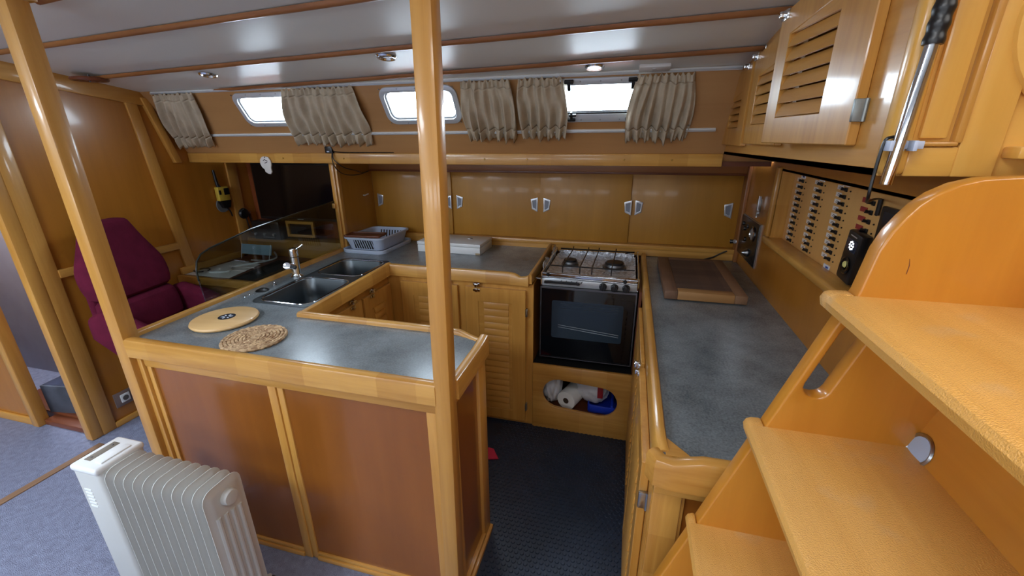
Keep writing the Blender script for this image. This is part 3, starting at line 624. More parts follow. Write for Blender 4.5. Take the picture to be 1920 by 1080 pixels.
# sliding-door lockers along the back
LY = 2.64
lk = thing('sliding_door_locker', 'long row of four sliding plywood locker doors above the back worktop', 'cabinet', (-0.5, LY, 0.9))
obj('top_rail', one(box, -1.70, XR, 2.612, 2.66, 1.374, 1.434, 0.003), teak('x'), lk)
obj('top_track', one(box, -1.70, XR, 2.618, 2.66, 1.362, 1.376, 0.002), darkwood('x'), lk)
obj('bottom_rail', one(box, -1.70, XR, 2.604, 2.66, 0.926, 0.955, 0.006), mapleplain('x'), lk)
obj('splashback', one(box, -1.70, XR, 2.612, 2.66, 0.887, 0.927), mapleplain('x'), lk)
jx = (-1.702, -1.121, -0.527, 0.02, 0.624)
for k in range(4):
    yy = LY + (0.012 if k % 2 else 0.0)
    d = obj('door', one(box, jx[k] - (0.004 if k % 2 else -0.001), jx[k + 1] + (0.010 if k % 2 else -0.001), yy, yy + 0.010, 0.955, 1.364, 0.001), lockerply('z'), lk)
    for hx, s in ({0: ((-1.648, 1), (-1.145, -1)), 1: ((-1.068, 1), (-0.566, -1)), 2: ((-0.482, 1), (0.006, -1)), 3: ((0.070, 1), (0.555, -1))}[k]):
        z = 1.168; bm = NB(); wd, hh = 0.022, 0.045
        out = [(hx - s * wd, z + hh), (hx + s * wd, z + hh * .72), (hx + s * wd * .7, z - hh * .62), (hx - s * wd, z - hh)]
        if s < 0: out = out[::-1]
        cxm = sum(p[0] for p in out) / 4; czm = sum(p[1] for p in out) / 4
        inn = [(cxm + (p[0] - cxm) * .58, czm + (p[1] - czm) * .68) for p in out]
        plate(bm, 'xz', out, [inn], yy - 0.006, yy, r=0.0012); h_ = obj('handle', bm, SILVER, d)
        bm = NB(); plate(bm, 'xz', inn, [], yy - 0.0015, yy - 0.0005); obj('recess', bm, plain('recess_grey', srgb(128, 132, 144), 0.5), h_)
obj('carcass_back', one(box, -1.70, XR, 2.668, 2.676, 0.885, 1.434), darkwood('x'), lk)
# corner strip at the right end
obj('end_strip', one(box, 0.612, 0.63, 2.58, 2.66, 0.886, 1.434, 0.003), teak('z'), lk)

# stove box below the cooker
sb = thing('stove_locker', 'maple panel with an oval opening below the cooker', 'locker', (-0.16, 2.02, 0))
n_ = 10; slot = []
ca, cb, rr_ = (-0.280, 0.238), (-0.055, 0.222), 0.088
for k in range(n_ + 1): a = PI / 2 + PI * k / n_; slot.append((ca[0] + rr_ * math.cos(a), ca[1] + rr_ * math.sin(a)))
for k in range(n_ + 1): a = -PI / 2 + PI * k / n_; slot.append((cb[0] + rr_ * math.cos(a), cb[1] + rr_ * math.sin(a)))
bm = NB(); plate(bm, 'xz', [(-0.428, 0.0), (0.104, 0.0), (0.104, 0.408), (-0.428, 0.408)], [slot[::-1]], FY, FY - 0.020, r=0.006)
obj('front', bm, maple('x'), sb)
obj('shelf', one(box, -0.428, 0.104, FY, 2.55, 0.10, 0.112), darkwood('x'), sb)
obj('back', one(box, -0.428, 0.104, 2.50, 2.52, 0.0, 0.40), darkwood('x'), sb)
obj('lid', one(box, -0.428, 0.104, FY, 2.50, 0.395, 0.408), BLACKM, sb)
obj('side', one(box, 0.092, 0.104, FY, 2.55, 0.0, 0.86), darkwood('z'), sb)
PAPER = plain('white_paper', srgb(232, 232, 228), 0.8)
t = thing('kitchen_roll', 'white paper roll lying end-on in the oval opening', 'paper roll', (-0.245, 2.10, 0.168))
bm = NB(); lathe(bm, [(0.018, 0.0), (0.054, 0.0), (0.055, 0.004), (0.055, 0.19), (0.018, 0.19)], (0, -0.05, 0), (0.35, 0.94, 0), 28); obj('paper', bm, PAPER, t, local=True)
bm = NB(); lathe(bm, [(0.017, -0.001), (0.017, 0.19)], (0, -0.05, 0), (0.35, 0.94, 0), 18); obj('core', bm, plain('cardboard', srgb(60, 46, 36), 0.9), t, local=True)
def crumpled(name, loc, sx, sy, sz, seed, mat, label, cat):
    rnd = random.Random(seed); t = thing(name, label, cat, loc); bm = NB(); bmesh.ops.create_icosphere(bm, subdivisions=4, radius=1.0)
    ks = [(Vector((rnd.uniform(-1, 1), rnd.uniform(-1, 1), rnd.uniform(-1, 1))).normalized(), rnd.uniform(4, 11), rnd.uniform(0, 6)) for _ in range(9)]
    for v in bm.verts:
        d = 1 + sum(0.045 * abs(math.sin(k[1] * v.co.dot(k[0]) + k[2])) for k in ks) - 0.2
        v.co = Vector((v.co.x * sx * d, v.co.y * sy * d, max(-sz * 0.9, v.co.z * sz * d)))
    o = obj('bag', bm, mat, t, local=True); return t
BAGM = plain('white_plastic_bag', srgb(206, 206, 210), 0.3, spec=0.5)
b1_ = crumpled('carrier_bag', (-0.335, 2.12, 0.215), 0.055, 0.06, 0.100, 3, BAGM, 'crumpled white bag at the left of the oval opening', 'bag')
b2_ = crumpled('carrier_bag', (-0.105, 2.14, 0.225), 0.085, 0.07, 0.085, 5, BAGM, 'crumpled white bag with red print in the oval opening', 'bag')
RED = plain('red_print', srgb(150, 30, 40), 0.5)
bm = NB(); box(bm, 0.030, 0.060, -0.079, -0.066, -0.02, 0.06, 0.003); obj('red_print', bm, RED, b2_, local=True, label='dark red printed block')
t = thing('plastic_tray', 'bright blue plastic tray at the right of the oval opening', 'tray', (-0.02, 2.10, 0.113))
BLUE = plain('blue_plastic', srgb(30, 60, 190), 0.35)
bm = NB(); box(bm, -0.10, 0.075, -0.04, 0.20, 0.0, 0.006); obj('base', bm, BLUE, t, local=True)
bm = NB(); plate(bm, 'xy', rrect(-0.105, 0.08, -0.045, 0.205, 0.02), [rrect(-0.097, 0.072, -0.037, 0.197, 0.018)], 0.0, 0.045, r=0.001); obj('rim', bm, BLUE, t, local=True)
bm = NB(); box(bm, 0.02, 0.035, -0.04, 0.2, 0.005, 0.055, 0.004); obj('divider', bm, BLUE, t, local=True)
t = thing('storage_box', 'dark blue box standing behind the blue tray', 'box', (0.04, 2.30, 0.113)); bm = NB(); plate(bm, 'xy', rrect(-0.05, 0.045, -0.09, 0.10, 0.012), [rrect(-0.046, 0.041, -0.086, 0.096, 0.010)], 0, 0.15, r=0.001); obj('wall', bm, plain('navy_plastic', srgb(20, 34, 90), 0.4), t, local=True); obj('base', one(box, -0.046, 0.041, -0.086, 0.096, 0, 0.005), MATS['navy_plastic'], t, local=True)

# ================================================================== COOKER
ck = thing('gas_cooker', 'stainless gas cooker with black glass oven door and foil-covered hob', 'cooker', (-0.155, 2.3, 0.42))
SX0, SX1 = -0.396, 0.084
obj('body', one(box, SX0 + 0.012, SX1 - 0.012, 2.075, 2.54, 0.43, 0.872), BLACKM, ck)
bm = NB(); box(bm, SX0, SX1, 2.035, 2.062, 0.447, 0.843, 0.004); od = obj('oven_door', bm, BLACK, ck)
obj('door_glass', one(box, SX0 + 0.006, SX1 - 0.006, 2.0305, 2.036, 0.453, 0.838, 0.001), OVENGLASS, od)
bm = NB(); plate(bm, 'xz', [(SX0, 0.443), (SX1, 0.443), (SX1, 0.846), (SX0, 0.846)], [[(SX0 + 0.006, 0.449), (SX1 - 0.006, 0.449), (SX1 - 0.006, 0.838), (SX0 + 0.006, 0.838)]], 2.028, 2.040); obj('door_trim', bm, plain('dull_steel', srgb(110, 110, 114), 0.35, 1.0), od)
# faint oven interior behind the glass
bm = NB(); plate(bm, 'xz', rrect(-0.335, 0.025, 0.565, 0.775, 0.01, 3), [], 2.0300, 2.0304); obj('window', bm, plain('oven_window', srgb(36, 48, 58), 0.12), od)
bm = NB()
for z in (0.600, 0.612): tube(bm, [(-0.300, 2.0292, z + 0.028), (0.010, 2.0292, z)], 0.0012, 5)
for z in (0.735, 0.748, 0.761): tube(bm, [(-0.29, 2.0292, z), (0.0, 2.0292, z)], 0.0006, 4)
obj('rack', bm, plain('rack_wire', srgb(120, 130, 136), 0.3, 1.0), od)
bm = NB(); box(bm, SX0 + 0.004, SX1 - 0.002, 2.045, 2.08, 0.846, 0.884, 0.004); obj('control_panel', bm, plain('satin_steel', srgb(176, 178, 180), 0.35, 0.45), ck)
for kx in (-0.083, -0.027, 0.029):
    bm = NB(); lathe(bm, [(0.019, 0), (0.019, 0.004), (0.0165, 0.008), (0.0165, 0.022), (0.014, 0.025)], (kx, 2.045, 0.864), (0, -1, 0), 20); kb = obj('knob', bm, BLACK, ck)
    bm = NB(); box(bm, kx - 0.0035, kx + 0.0035, 2.0145, 2.022, 0.850, 0.878, 0.0015); obj('grip', bm, BLACK, kb)
bm = NB(); tube(bm, smooth_path([(-0.366, 2.045, 0.864), (-0.366, 2.020, 0.874), (-0.36, 2.014, 0.878), (-0.212, 2.014, 0.878), (-0.206, 2.020, 0.874), (-0.206, 2.045, 0.864)], 4), 0.0068, 8); obj('door_handle', bm, BLACK, ck)
for q in range(5):
    bm = NB(); hexa(bm, [(-0.30 + q * .026, 2.0435, 0.868), (-0.296 + q * .026, 2.0435, 0.868), (-0.296 + q * .026, 2.046, 0.868), (-0.30 + q * .026, 2.046, 0.868), (-0.292 + q * .026, 2.0435, 0.881), (-0.288 + q * .026, 2.0435, 0.881), (-0.288 + q * .026, 2.046, 0.881), (-0.292 + q * .026, 2.046, 0.881)]); obj('vent_slot', bm, BLACK, ck)
# hob pan lined with foil
bm = NB(); nx, ny = 44, 36; rnd = random.Random(11); g = []
for j in range(ny + 1):
    row = []
    for i in range(nx + 1):
        u, v = i / nx, j / ny; e = min(u, 1 - u, v, 1 - v)
        z = 0.884 + (0.014 * max(0, 1 - e / 0.07)) + rnd.uniform(-0.0025, 0.0025)
        row.append(bm.verts.new((SX0 + 0.012 + u * (SX1 - SX0 - 0.024), 2.085 + v * 0.43, z)))
    g.append(row)
for j in range(ny):
    for i in range(nx): bm.faces.new((g[j][i], g[j][i + 1], g[j + 1][i + 1], g[j + 1][i]))
obj('foil_lining', bm, FOIL, ck, smooth=False)
# crinkled foil turned up at the left and at the back
for nm, f in (('foil_flap', lambda u, v: (SX0 - 0.002 + rnd.uniform(-.005, .005), 2.10 + u * 0.42, 0.885 + v * (0.055 + .02 * math.sin(9 * u)))), ('foil_flap', lambda u, v: (SX0 + 0.02 + u * 0.44, 2.515 + rnd.uniform(-.006, .006), 0.885 + v * 0.035))):
    bm = NB(); g = [[bm.verts.new(f(i / 30, j / 5)) for i in range(31)] for j in range(6)]
    for j in range(5):
        for i in range(30): bm.faces.new((g[j][i], g[j][i + 1], g[j + 1][i + 1], g[j + 1][i]))
    obj(nm, bm, FOIL, ck, smooth=False)
for (bx, by, br) in ((-0.285, 2.325, 0.042), (-0.040, 2.325, 0.056)):
    bm = NB(); lathe(bm, [(br * 1.15, 0.884), (br * 1.15, 0.892), (br, 0.896), (br * .95, 0.908), (br * .6, 0.910)], (bx, by, 0), n=26); bn = obj('burner', bm, plain('burner_alloy', srgb(120, 124, 128), 0.4, 1.0), ck)
    bm = NB(); lathe(bm, [(br * .85, 0.909), (br * .88, 0.914), (br * .8, 0.918), (br * .3, 0.919)], (bx, by, 0), n=26); obj('burner_cap', bm, plain('burner_cap', srgb(70, 72, 76), 0.45, 0.8), bn)
IRON = plain('grate_wire', srgb(28, 26, 26), 0.4, 0.6)
for gy, gr in ((2.50, 0.0042), (2.13, 0.003)):
    bm = NB(); tube(bm, [(SX0 + 0.03, gy, 0.932), (SX1 - 0.02, gy, 0.932)], gr, 6); obj('grate_bar', bm, IRON, ck)
for gx in (-0.300, -0.210, -0.148, -0.050):
    bm = NB(); tube(bm, [(gx, 2.13, 0.895), (gx, 2.135, 0.930), (gx + 0.004, 2.30, 0.932), (gx + 0.01, 2.50, 0.934), (gx + 0.01, 2.512, 0.944)], 0.0032, 6); obj('grate_bar', bm, IRON, ck)
bm = NB(); tube(bm, [(SX1 - 0.02, 2.50, 0.934), (SX1 - 0.07, 2.46, 0.932)], 0.003, 6); obj('grate_bar', bm, IRON, ck)
# fiddle rail round the hob
for z in (0.890, 0.908): 
    bm = NB(); tube(bm, [(SX0 + 0.004, 2.05, z + .004), (SX1, 2.05, z - .004)], 0.0042, 8); obj('fiddle_bar', bm, CHROME, ck)
bm = NB(); box(bm, SX0 + 0.002, SX1, 2.052, 2.064, 0.882, 0.912, 0.002); obj('fiddle_plate', bm, CHROME, ck)
for sx in (SX0, SX1):
    bm = NB(); tube(bm, [(sx, 2.05, 0.908), (sx, 2.53, 0.925)], 0.004, 8); tube(bm, [(sx, 2.05, 0.85), (sx, 2.05, 0.915)], 0.005, 8); tube(bm, [(sx, 2.53, 0.85), (sx, 2.53, 0.93)], 0.005, 8); obj('fiddle_side', bm, CHROME, ck)
for kx, z in ((SX0 + 0.035, 0.909), (0.022, 0.899)):
    bm = NB(); lathe(bm, [(0.0085, 0), (0.0095, 0.004), (0.0095, 0.012), (0.007, 0.015)], (kx, 2.049, z), (0, -1, 0), 14); obj('clamp_knob', bm, BLACK, ck)
bm = NB(); tube(bm, [(SX0 - 0.030, 2.055, 0.880), (SX0 + 0.06, 2.046, 0.877)], 0.004, 6); obj('gimbal_bolt', bm, STEEL, ck)

# ================================================================== RIGHT-HAND WORKTOP
rw = thing('side_worktop', 'long slate grey worktop at the right with a raised maple edge', 'worktop', (0.38, 1.7, CZ))
obj('surface', one(box, 0.112, XR, 0.835, 2.612, CZ - 0.03, CZ), LAMINATE, rw)
wrail([(0.120, 2.585, 0.912), (0.120, 2.54, 0.904), (0.120, 1.50, 0.902), (0.120, 0.93, 0.902), (0.122, 0.885, 0.899), (0.128, 0.855, 0.891)], 0.030, 0.836, 'y', 0.011, rw, False)
wrail([(0.105, 0.856, 0.892), (0.118, 0.832, 0.891), (0.145, 0.826, 0.890), (0.175, 0.826, 0.898), (0.205, 0.826, 0.906), (0.26, 0.826, 0.907), (XR, 0.826, 0.905)], 0.036, 0.820, 'x', 0.012, rw, False)
bm = NB(); plate(bm, 'xy', [(0.13, 0.842), (0.19, 0.842), (0.135, 0.905)], [], CZ, CZ + 0.003); obj('corner_fillet', bm, maple('x'), rw)
rc = thing('side_cabinet', 'maple base cupboard under the right-hand worktop with louvred door', 'cabinet', (0.38, 1.7, 0))
obj('face_frame', one(box, 0.111, 0.128, 0.845, 2.03, 0.0, 0.84), maple('z'), rc)
obj('end_stile', one(box, 0.112, 0.178, 0.838, 0.858, 0.0, 0.80, 0.004), maple('z'), rc)
obj('end_rail', one(box, 0.112, XR, 0.836, 0.858, 0.778, 0.835, 0.004), maple('x'), rc)
obj('end_panel', one(box, 0.170, XR, 0.850, 0.862, 0.0, 0.79), islandply('z'), rc)
obj('end_bead', one(box, 0.176, 0.186, 0.844, 0.853, 0.0, 0.78, 0.003), mapleplain('z'), rc)
dR = louvre_door(rc, 'yz', 0.918, 1.400, 0.03, 0.794, 0.110, -1, 0.985, 1.335, 0.10, 0.72, 16, 'y', mapleplain, thick=0.022)
dR2 = louvre_door(rc, 'yz', 1.435, 1.985, 0.03, 0.794, 0.110, -1, 1.50, 1.92, 0.10, 0.72, 16, 'y', mapleplain, thick=0.016)
latch(dR, (0.088, 1.385, 0.800, -1, 0), 'y')
bm = NB(); box(bm, 0.088, 0.112, 0.906, 0.918, 0.655, 0.705, 0.003); tube(bm, [(0.110, 0.908, 0.652), (0.110, 0.908, 0.708)], 0.005, 8); obj('hinge', bm, STEEL, dR)
bm = NB(); box(bm, 0.088, 0.112, 0.906, 0.918, 0.10, 0.15, 0.003); obj('hinge', bm, STEEL, dR)
# chopping board
cbd = thing('chopping_board', 'worn brown end-grain chopping board with a pale rim on the right worktop', 'chopping board', (0.36, 2.17, CZ))
B = (-0.168, 0.166, -0.296, 0.295); z0, z1 = 0.004, 0.042
obj('core', one(box, B[0] + 0.055, B[1] - 0.05, B[2] + 0.055, B[3] - 0.05, z0, z1 - 0.0008), wood('boardcore', srgb(78, 62, 54), srgb(112, 88, 74), 'x', stave=0.045, rough=0.65, coat=0, blotch=.3), cbd, local=True)
obj('end_cap', one(box, B[0], B[0] + 0.055, B[2], B[3], z0, z1, 0.003), boardwood('y'), cbd, local=True)
obj('end_cap', one(box, B[1] - 0.05, B[1], B[2] + 0.0, B[3], z0, z1, 0.003), wood('boardpale', srgb(112, 82, 60), srgb(150, 114, 82), 'y', rough=.6, coat=0), cbd, local=True)
obj('rim', one(box, B[0] + 0.055, B[1] - 0.05, B[2], B[2] + 0.055, z0, z1, 0.003), wood('boardrim', srgb(146, 104, 60), srgb(188, 142, 88), 'x', rough=.6, coat=0), cbd, local=True)
obj('rim', one(box, B[0] + 0.055, B[1] - 0.05, B[3] - 0.05, B[3], z0, z1, 0.003), boardwood('x'), cbd, local=True)
for fx in (B[0] + .03, B[1] - .03):
    for fy in (B[2] + .03, B[3] - .03):
        bm = NB(); lathe(bm, [(0.010, 0), (0.010, 0.0045)], (fx, fy, 0), n=12); obj('foot', bm, BLACK, cbd, local=True)

# ================================================================== RIGHT BULKHEAD EQUIPMENT
sbp = thing('switch_panel', 'wooden electrical panel with four columns of black breakers in a deep recess', 'switch panel', (0.69, 1.65, 1.28))
obj('backing', one(box, 0.683, 0.690, 1.16, 2.125, 1.125, 1.435), wood('panelwood', srgb(206, 154, 88), srgb(226, 176, 106), 'z', fine=.5, coat=.3), sbp)
obj('recess_side', one(box, 0.63, 0.684, 2.112, 2.124, 1.125, 1.435), maple('z'), sbp)
obj('recess_side', one(box, 0.63, 0.684, 1.160, 1.172, 1.125, 1.435), maple('z'), sbp)
obj('recess_top', one(box, 0.63, 0.684, 1.16, 2.124, 1.424, 1.434), maple('y'), sbp)
bm = NB(); box(bm, 0.612, 0.684, 1.12, 2.160, 1.104, 1.136, 0.010, 3); obj('sill', bm, maple('y'), sbp)
bm = NB(); box(bm, 0.614, 0.640, 2.112, 2.150, 1.136, 1.44, 0.008); obj('jamb', bm, maple('z'), sbp)
LAB = plain('label_white', srgb(226, 220, 214), 0.6); LABW = plain('label_bright', srgb(222, 228, 240), 0.6); LABR = plain('label_red', srgb(150, 40, 36), 0.6); INK = plain('label_ink', srgb(60, 60, 80), 0.7); INKB = plain('label_blue_ink', srgb(40, 70, 160), 0.7)
bm = NB(); box(bm, -0.004, 0.0, -0.008, 0.008, -0.0065, 0.0065, 0.001); tube(bm, [(-0.002, 0.004, 0), (-0.014, 0.008, 0.003)], [0.004, 0.0055], 8); sw0 = obj('breaker_switch', bm, BLACK, sbp, local=True)
bm = NB(); box(bm, -0.0015, 0.0, -0.020, 0.020, -0.0070, 0.0070); lab0 = obj('label_plate', bm, LAB, sbp, local=True, smooth=False)
bm = NB()
for q, (a, b) in enumerate(((-0.007, 0.003), (-0.005, 0.006))): box(bm, -0.0019, -0.0015, a * 1.5, b * 1.5, 0.001 - q * 0.0045, 0.0028 - q * 0.0045)
ink0 = obj('lettering', bm, INK, lab0, local=True, smooth=False)
bm = NB(); lathe(bm, [(0.0028, 0), (0.0022, 0.003)], (0, 0, 0), (-1, 0, 0), 8); led0 = obj('indicator', bm, BLACK, sbp, local=True)
def put(o, x, y, z, src=None, par=None):
    c = o.copy() if src is None else o
    if src is None: COL.objects.link(c)
    c.parent = par or sbp; c.location = (x - 0.69, y - 1.65, z - 1.28); return c
cols = [(2.010, 1.392, 1.148, 11), (1.825, 1.398, 1.150, 11), (1.632, 1.400, 1.168, 11), (1.452, 1.382, 1.168, 9)]
for ci, (y, za, zb, n) in enumerate(cols):
    for k in range(n):
        z = za + (zb - za) * k / (n - 1)
        s = put(sw0, 0.683, y, z); put(led0, 0.683, y - 0.030, z - 0.002)
        l = put(lab0, 0.683, y + 0.045, z + 0.003)
        if ci == 3 and k < 7:
            l.data = lab0.data.copy(); l.data.materials.clear(); l.data.materials.append(LABR)
        else:
            i_ = ink0.copy(); COL.objects.link(i_); i_.parent = l; i_.location = (0, 0, 0)
for o in (sw0, lab0, ink0, led0):
    me = o.data; bpy.data.objects.remove(o)
for ci, (y, za, zb, n) in enumerate(cols):
    for z, wdt in ((zb - 0.030, 0.017),) + (((za + 0.018, 0.016),) if ci < 3 else ()):
        bm = NB(); box(bm, 0.681, 0.683, y - wdt, y + wdt + .012, z - 0.008, z + 0.008); l = obj('heading_label', bm, LABW, sbp, smooth=False)
        bm = NB(); box(bm, 0.6805, 0.681, y - wdt * .5, y + wdt * .6, z - 0.003, z + 0.003); obj('lettering', bm, INKB, l, smooth=False)
bm = NB(); box(bm, 0.672, 0.684, 1.19, 1.385, 1.22, 1.385, 0.004); obj('instrument', bm, BLACK, sbp)
obj('display', one(box, 0.6705, 0.6722, 1.21, 1.365, 1.30, 1.372), plain('dark_display', srgb(16, 14, 22), 0.1), sbp)
# black alarm unit hanging in front of the panel
al = thing('hand_lamp', 'slim black hand lamp with a lit cluster of white dots hanging at the switchboard', 'lamp', (0.664, 1.452, 1.225))
HM = Matrix.Rotation(math.radians(6), 4, 'X') @ Matrix.Diagonal((1.0, 1.12, 1.12, 1.0))
def al_obj(name, bm, mat, par=None):
    for v in bm.verts: v.co = HM @ v.co
    return obj(name, bm, mat, par or al, local=True)
al_obj('case', one(box, -0.012, 0.0185, -0.040, 0.034, -0.070, 0.066, 0.006), BLACK)
obj_ = al_obj('window', one(box, -0.0135, -0.011, -0.032, 0.026, 0.015, 0.047, 0.001), plain('dark_lens', srgb(40, 48, 66), 0.15))
LED = plain('white_led', (1, 1, 1, 1), 0.4, emit=((0.9, 0.95, 1, 1), 1.4))
for q in range(9):
    r = 0 if q == 8 else 0.010; a = q * PI / 4; bm = NB(); lathe(bm, [(0.0030, 0), (0.0024, 0.0012)], (-0.0135, -0.006 + r * math.cos(a), 0.031 + r * math.sin(a)), (-1, 0, 0), 10); al_obj('led', bm, LED, obj_)
bm = NB(); lathe(bm, [(0.022, 0), (0.024, 0.003), (0.020, 0.005), (0.012, 0.003), (0.010, -0.001)], (-0.012, -0.006, -0.025), (-1, 0, 0), 24); al_obj('reflector_ring', bm, plain('gloss_black', srgb(16, 16, 18), 0.12))
bm = NB(); lathe(bm, [(0.009, 0), (0.007, 0.003)], (-0.0155, -0.006, -0.022), (-1, 0, 0), 14); al_obj('yellow_led', bm, plain('yellow_led', srgb(220, 214, 130), 0.4))
bm = NB(); box(bm, -0.013, -0.0115, -0.020, 0.014, 0.054, 0.057); al_obj('brand_strip', bm, SILVER)
# black gauge panel and key switch
gp = thing('gauge_panel', 'black engine instrument plate with a round gauge and lever on the right bulkhead', 'instrument panel', (XR, 2.42, 1.06))
obj('plate', one(box, XR - 0.010, XR, 2.245, 2.605, 0.955, 1.162, 0.003), plain('black_panel', srgb(26, 24, 26), 0.25), gp)
bm = NB(); plate(bm, 'yz', [(2.240, 0.950), (2.610, 0.950), (2.610, 1.167), (2.240, 1.167)], [[(2.247, 0.957), (2.603, 0.957), (2.603, 1.160), (2.247, 1.160)]], XR - 0.006, XR); obj('bezel', bm, STEEL, gp)
bm = NB(); lathe(bm, [(0.036, 0), (0.038, 0.006), (0.034, 0.010), (0.032, 0.006)], (XR - 0.010, 2.325, 1.105), (-1, 0, 0), 26); ga = obj('gauge', bm, CHROME, gp)
bm = NB(); lathe(bm, [(0.033, 0.004), (0.030, 0.0065)], (XR - 0.010, 2.325, 1.105), (-1, 0, 0), 26); obj('dial', bm, plain('gauge_face', srgb(150, 150, 150), 0.3), ga)
bm = NB(); lathe(bm, [(0.020, 0), (0.022, 0.006), (0.012, 0.02), (0.006, 0.03)], (XR - 0.010, 2.36, 1.00), (-1, 0, 0), 16); obj('knob', bm, STEEL, gp)
for yy, zz in ((2.45, 1.12), (2.50, 1.10), (2.46, 1.05), (2.54, 1.12)):
    bm = NB(); lathe(bm, [(0.012, 0), (0.010, 0.006)], (XR - 0.010, yy, zz), (-1, 0, 0), 12); obj('indicator', bm, BLACK, gp)
bm = NB(); tube(bm, [(XR - 0.008, 2.60, 1.005), (XR - 0.045, 2.612, 1.00)], [0.008, 0.012], 10); obj('lever', bm, BLACK, gp)
bm = NB(); lathe(bm, [(0.011, 0), (0.012, 0.004), (0.008, 0.008)], (XR - 0.022, 2.595, 1.005), (-0.8, -0.6, 0), 12); obj('lever_knob', bm, SILVER, gp)
ks = thing('battery_switch', 'small steel wall switch with a lever above the gauge panel', 'switch', (XR, 2.335, 1.245))
obj('backplate', one(box, XR - 0.008, XR, 2.315, 2.365, 1.215, 1.275, 0.002), STEEL, ks)
obj('rail', one(box, XR - 0.018, XR - 0.006, 2.308, 2.318, 1.195, 1.292, 0.002), STEEL, ks)
bm = NB(); tube(bm, [(XR - 0.012, 2.312, 1.225), (XR - 0.026, 2.25, 1.222)], 0.005, 8); obj('lever', bm, STEEL, ks)
bm = NB(); tube(bm, [(XR - 0.012, 2.318, 1.190), (XR - 0.012, 2.318, 1.215)], 0.006, 8); obj('pin', bm, CHROME, ks)
bm = NB(); tube(bm, smooth_path([(0.575, 2.60, 0.946), (0.545, 2.602, 0.93), (0.505, 2.602, 0.905), (0.46, 2.60, 0.889)], 5), 0.004, 6); tag(obj('power_cable', bm, BLACK), 'short black cable at the back right corner of the side worktop', 'cable')

# ================================================================== OVERHEAD LOCKERS
ol = thing('overhead_locker', 'maple overhead locker at the right with three louvred doors', 'cabinet', (0.5, 1.55, 1.5))
OX = 0.412
bm = NB(); plate(bm, 'yz', [(0.894, 1.500), (2.25, 1.488), (2.25, zc(2.25) + .05), (0.894, zc(0.894) + .005)], [[(1.05, 1.57), (1.38, 1.565), (1.38, 1.90), (1.05, 1.93)], [(1.44, 1.565), (1.78, 1.56), (1.78, 1.80), (1.44, 1.80)], [(1.88, 1.555), (2.20, 1.55), (2.20, 1.78), (1.88, 1.80)]], OX, OX + 0.02)
obj('face_frame', bm, mapleplain('y'), ol)
bm = NB(); hexa(bm, [(OX, 0.894, 1.500), (XR + .3, 0.894, 1.500), (XR + .3, 2.25, 1.488), (OX, 2.25, 1.488), (OX, 0.894, 1.512), (XR + .3, 0.894, 1.512), (XR + .3, 2.25, 1.5), (OX, 2.25, 1.5)]); obj('bottom_board', bm, ply('y'), ol)
obj('divider', one(box, OX + .02, XR, 1.405, 1.42, 1.51, 1.9), ply('z'), ol); obj('divider', one(box, OX + .02, XR, 1.825, 1.84, 1.51, 1.85), ply('z'), ol)
obj('inner_back', one(box, XR, XR + .01, 0.90, 2.26, 1.5, 2.0), darkwood('y'), ol)
def oh_door(y0, y1, z0, z1n, z1f, ly0, ly1, lz0, lz1n, lz1f, n, hinge_y=None, ang=0.0):
    """door on the face frame; near end y0, far end y1, top slanting with the deckhead; louvre field with n slats"""
    M = Matrix.Identity(4)
    if hinge_y is not None: M = Matrix.Translation((OX, hinge_y, 0)) @ Matrix.Rotation(ang, 4, 'Z') @ Matrix.Translation((-OX, -hinge_y, 0))
    def T(bm):
        for v in bm.verts: v.co = M @ v.co
        return bm
    bm = NB(); plate(bm, 'yz', [(y0, z0), (y1, z0), (y1, z1f), (y0, z1n)], [[(ly0, lz0), (ly1, lz0), (ly1, lz1f), (ly0, lz1n)]], OX, OX - 0.020)
    es = [e for e in bm.edges if e.calc_face_angle(0) > 0.9]; bev(bm, es, 0.002, 1)
    d = obj('door', T(bm), mapleplain('z'), ol)
    h = (lz1f - lz0) / n
    for k in range(n):
        zb, zt2 = lz0 + k * h + 0.001, lz0 + (k + 1) * h - 0.0012
        bm = NB(); xb, xt = OX - 0.0210, OX - 0.0095
        hexa(bm, [(xb, ly0, zb), (xb, ly1, zb), (xb + .006, ly1, zb), (xb + .006, ly0, zb), (xt, ly0, zt2), (xt, ly1, zt2), (xt + .006, ly1, zt2), (xt + .006, ly0, zt2)])
        obj('slat', T(bm), mapleplain('y'), d, smooth=False)
    if lz1n > lz1f + 0.004:
        bm = NB(); hexa(bm, [(OX - .018, ly0, lz1f), (OX - .018, ly1, lz1f), (OX - .008, ly1, lz1f), (OX - .008, ly0, lz1f), (OX - .018, ly0, lz1n), (OX - .018, ly1, lz1f + .001), (OX - .008, ly1, lz1f + .001), (OX - .008, ly0, lz1n)]); obj('slat', T(bm), mapleplain('y'), d, smooth=False)
    return d, T
d3, T3 = oh_door(0.992, 1.412, 1.548, zc(1.0) - .06, zc(1.41) - .05, 1.118, 1.345, 1.612, 1.835, 1.805, 6, 0.992, math.radians(5.6))
d2, T2 = oh_door(1.432, 1.812, 1.540, zc(1.43) - .045, zc(1.81) - .035, 1.500, 1.742, 1.603, 1.775, 1.755, 5)
d1_, T1 = oh_door(1.848, 2.240, 1.531, zc(1.85) - .035, zc(2.24) - .01, 1.945, 2.130, 1.598, 1.730, 1.700, 4)
for z in (1.612, 1.86):
    bm = NB(); box(bm, OX - 0.022, OX + .001, 0.981, 0.992, z - 0.022, z + 0.018, 0.002); tube(bm, [(OX - .004, 0.982, z - 0.022), (OX - .004, 0.982, z + 0.018)], 0.0038, 8); obj('hinge', bm, plain('hinge_metal', srgb(138, 142, 140), 0.4, 0.6), d3)
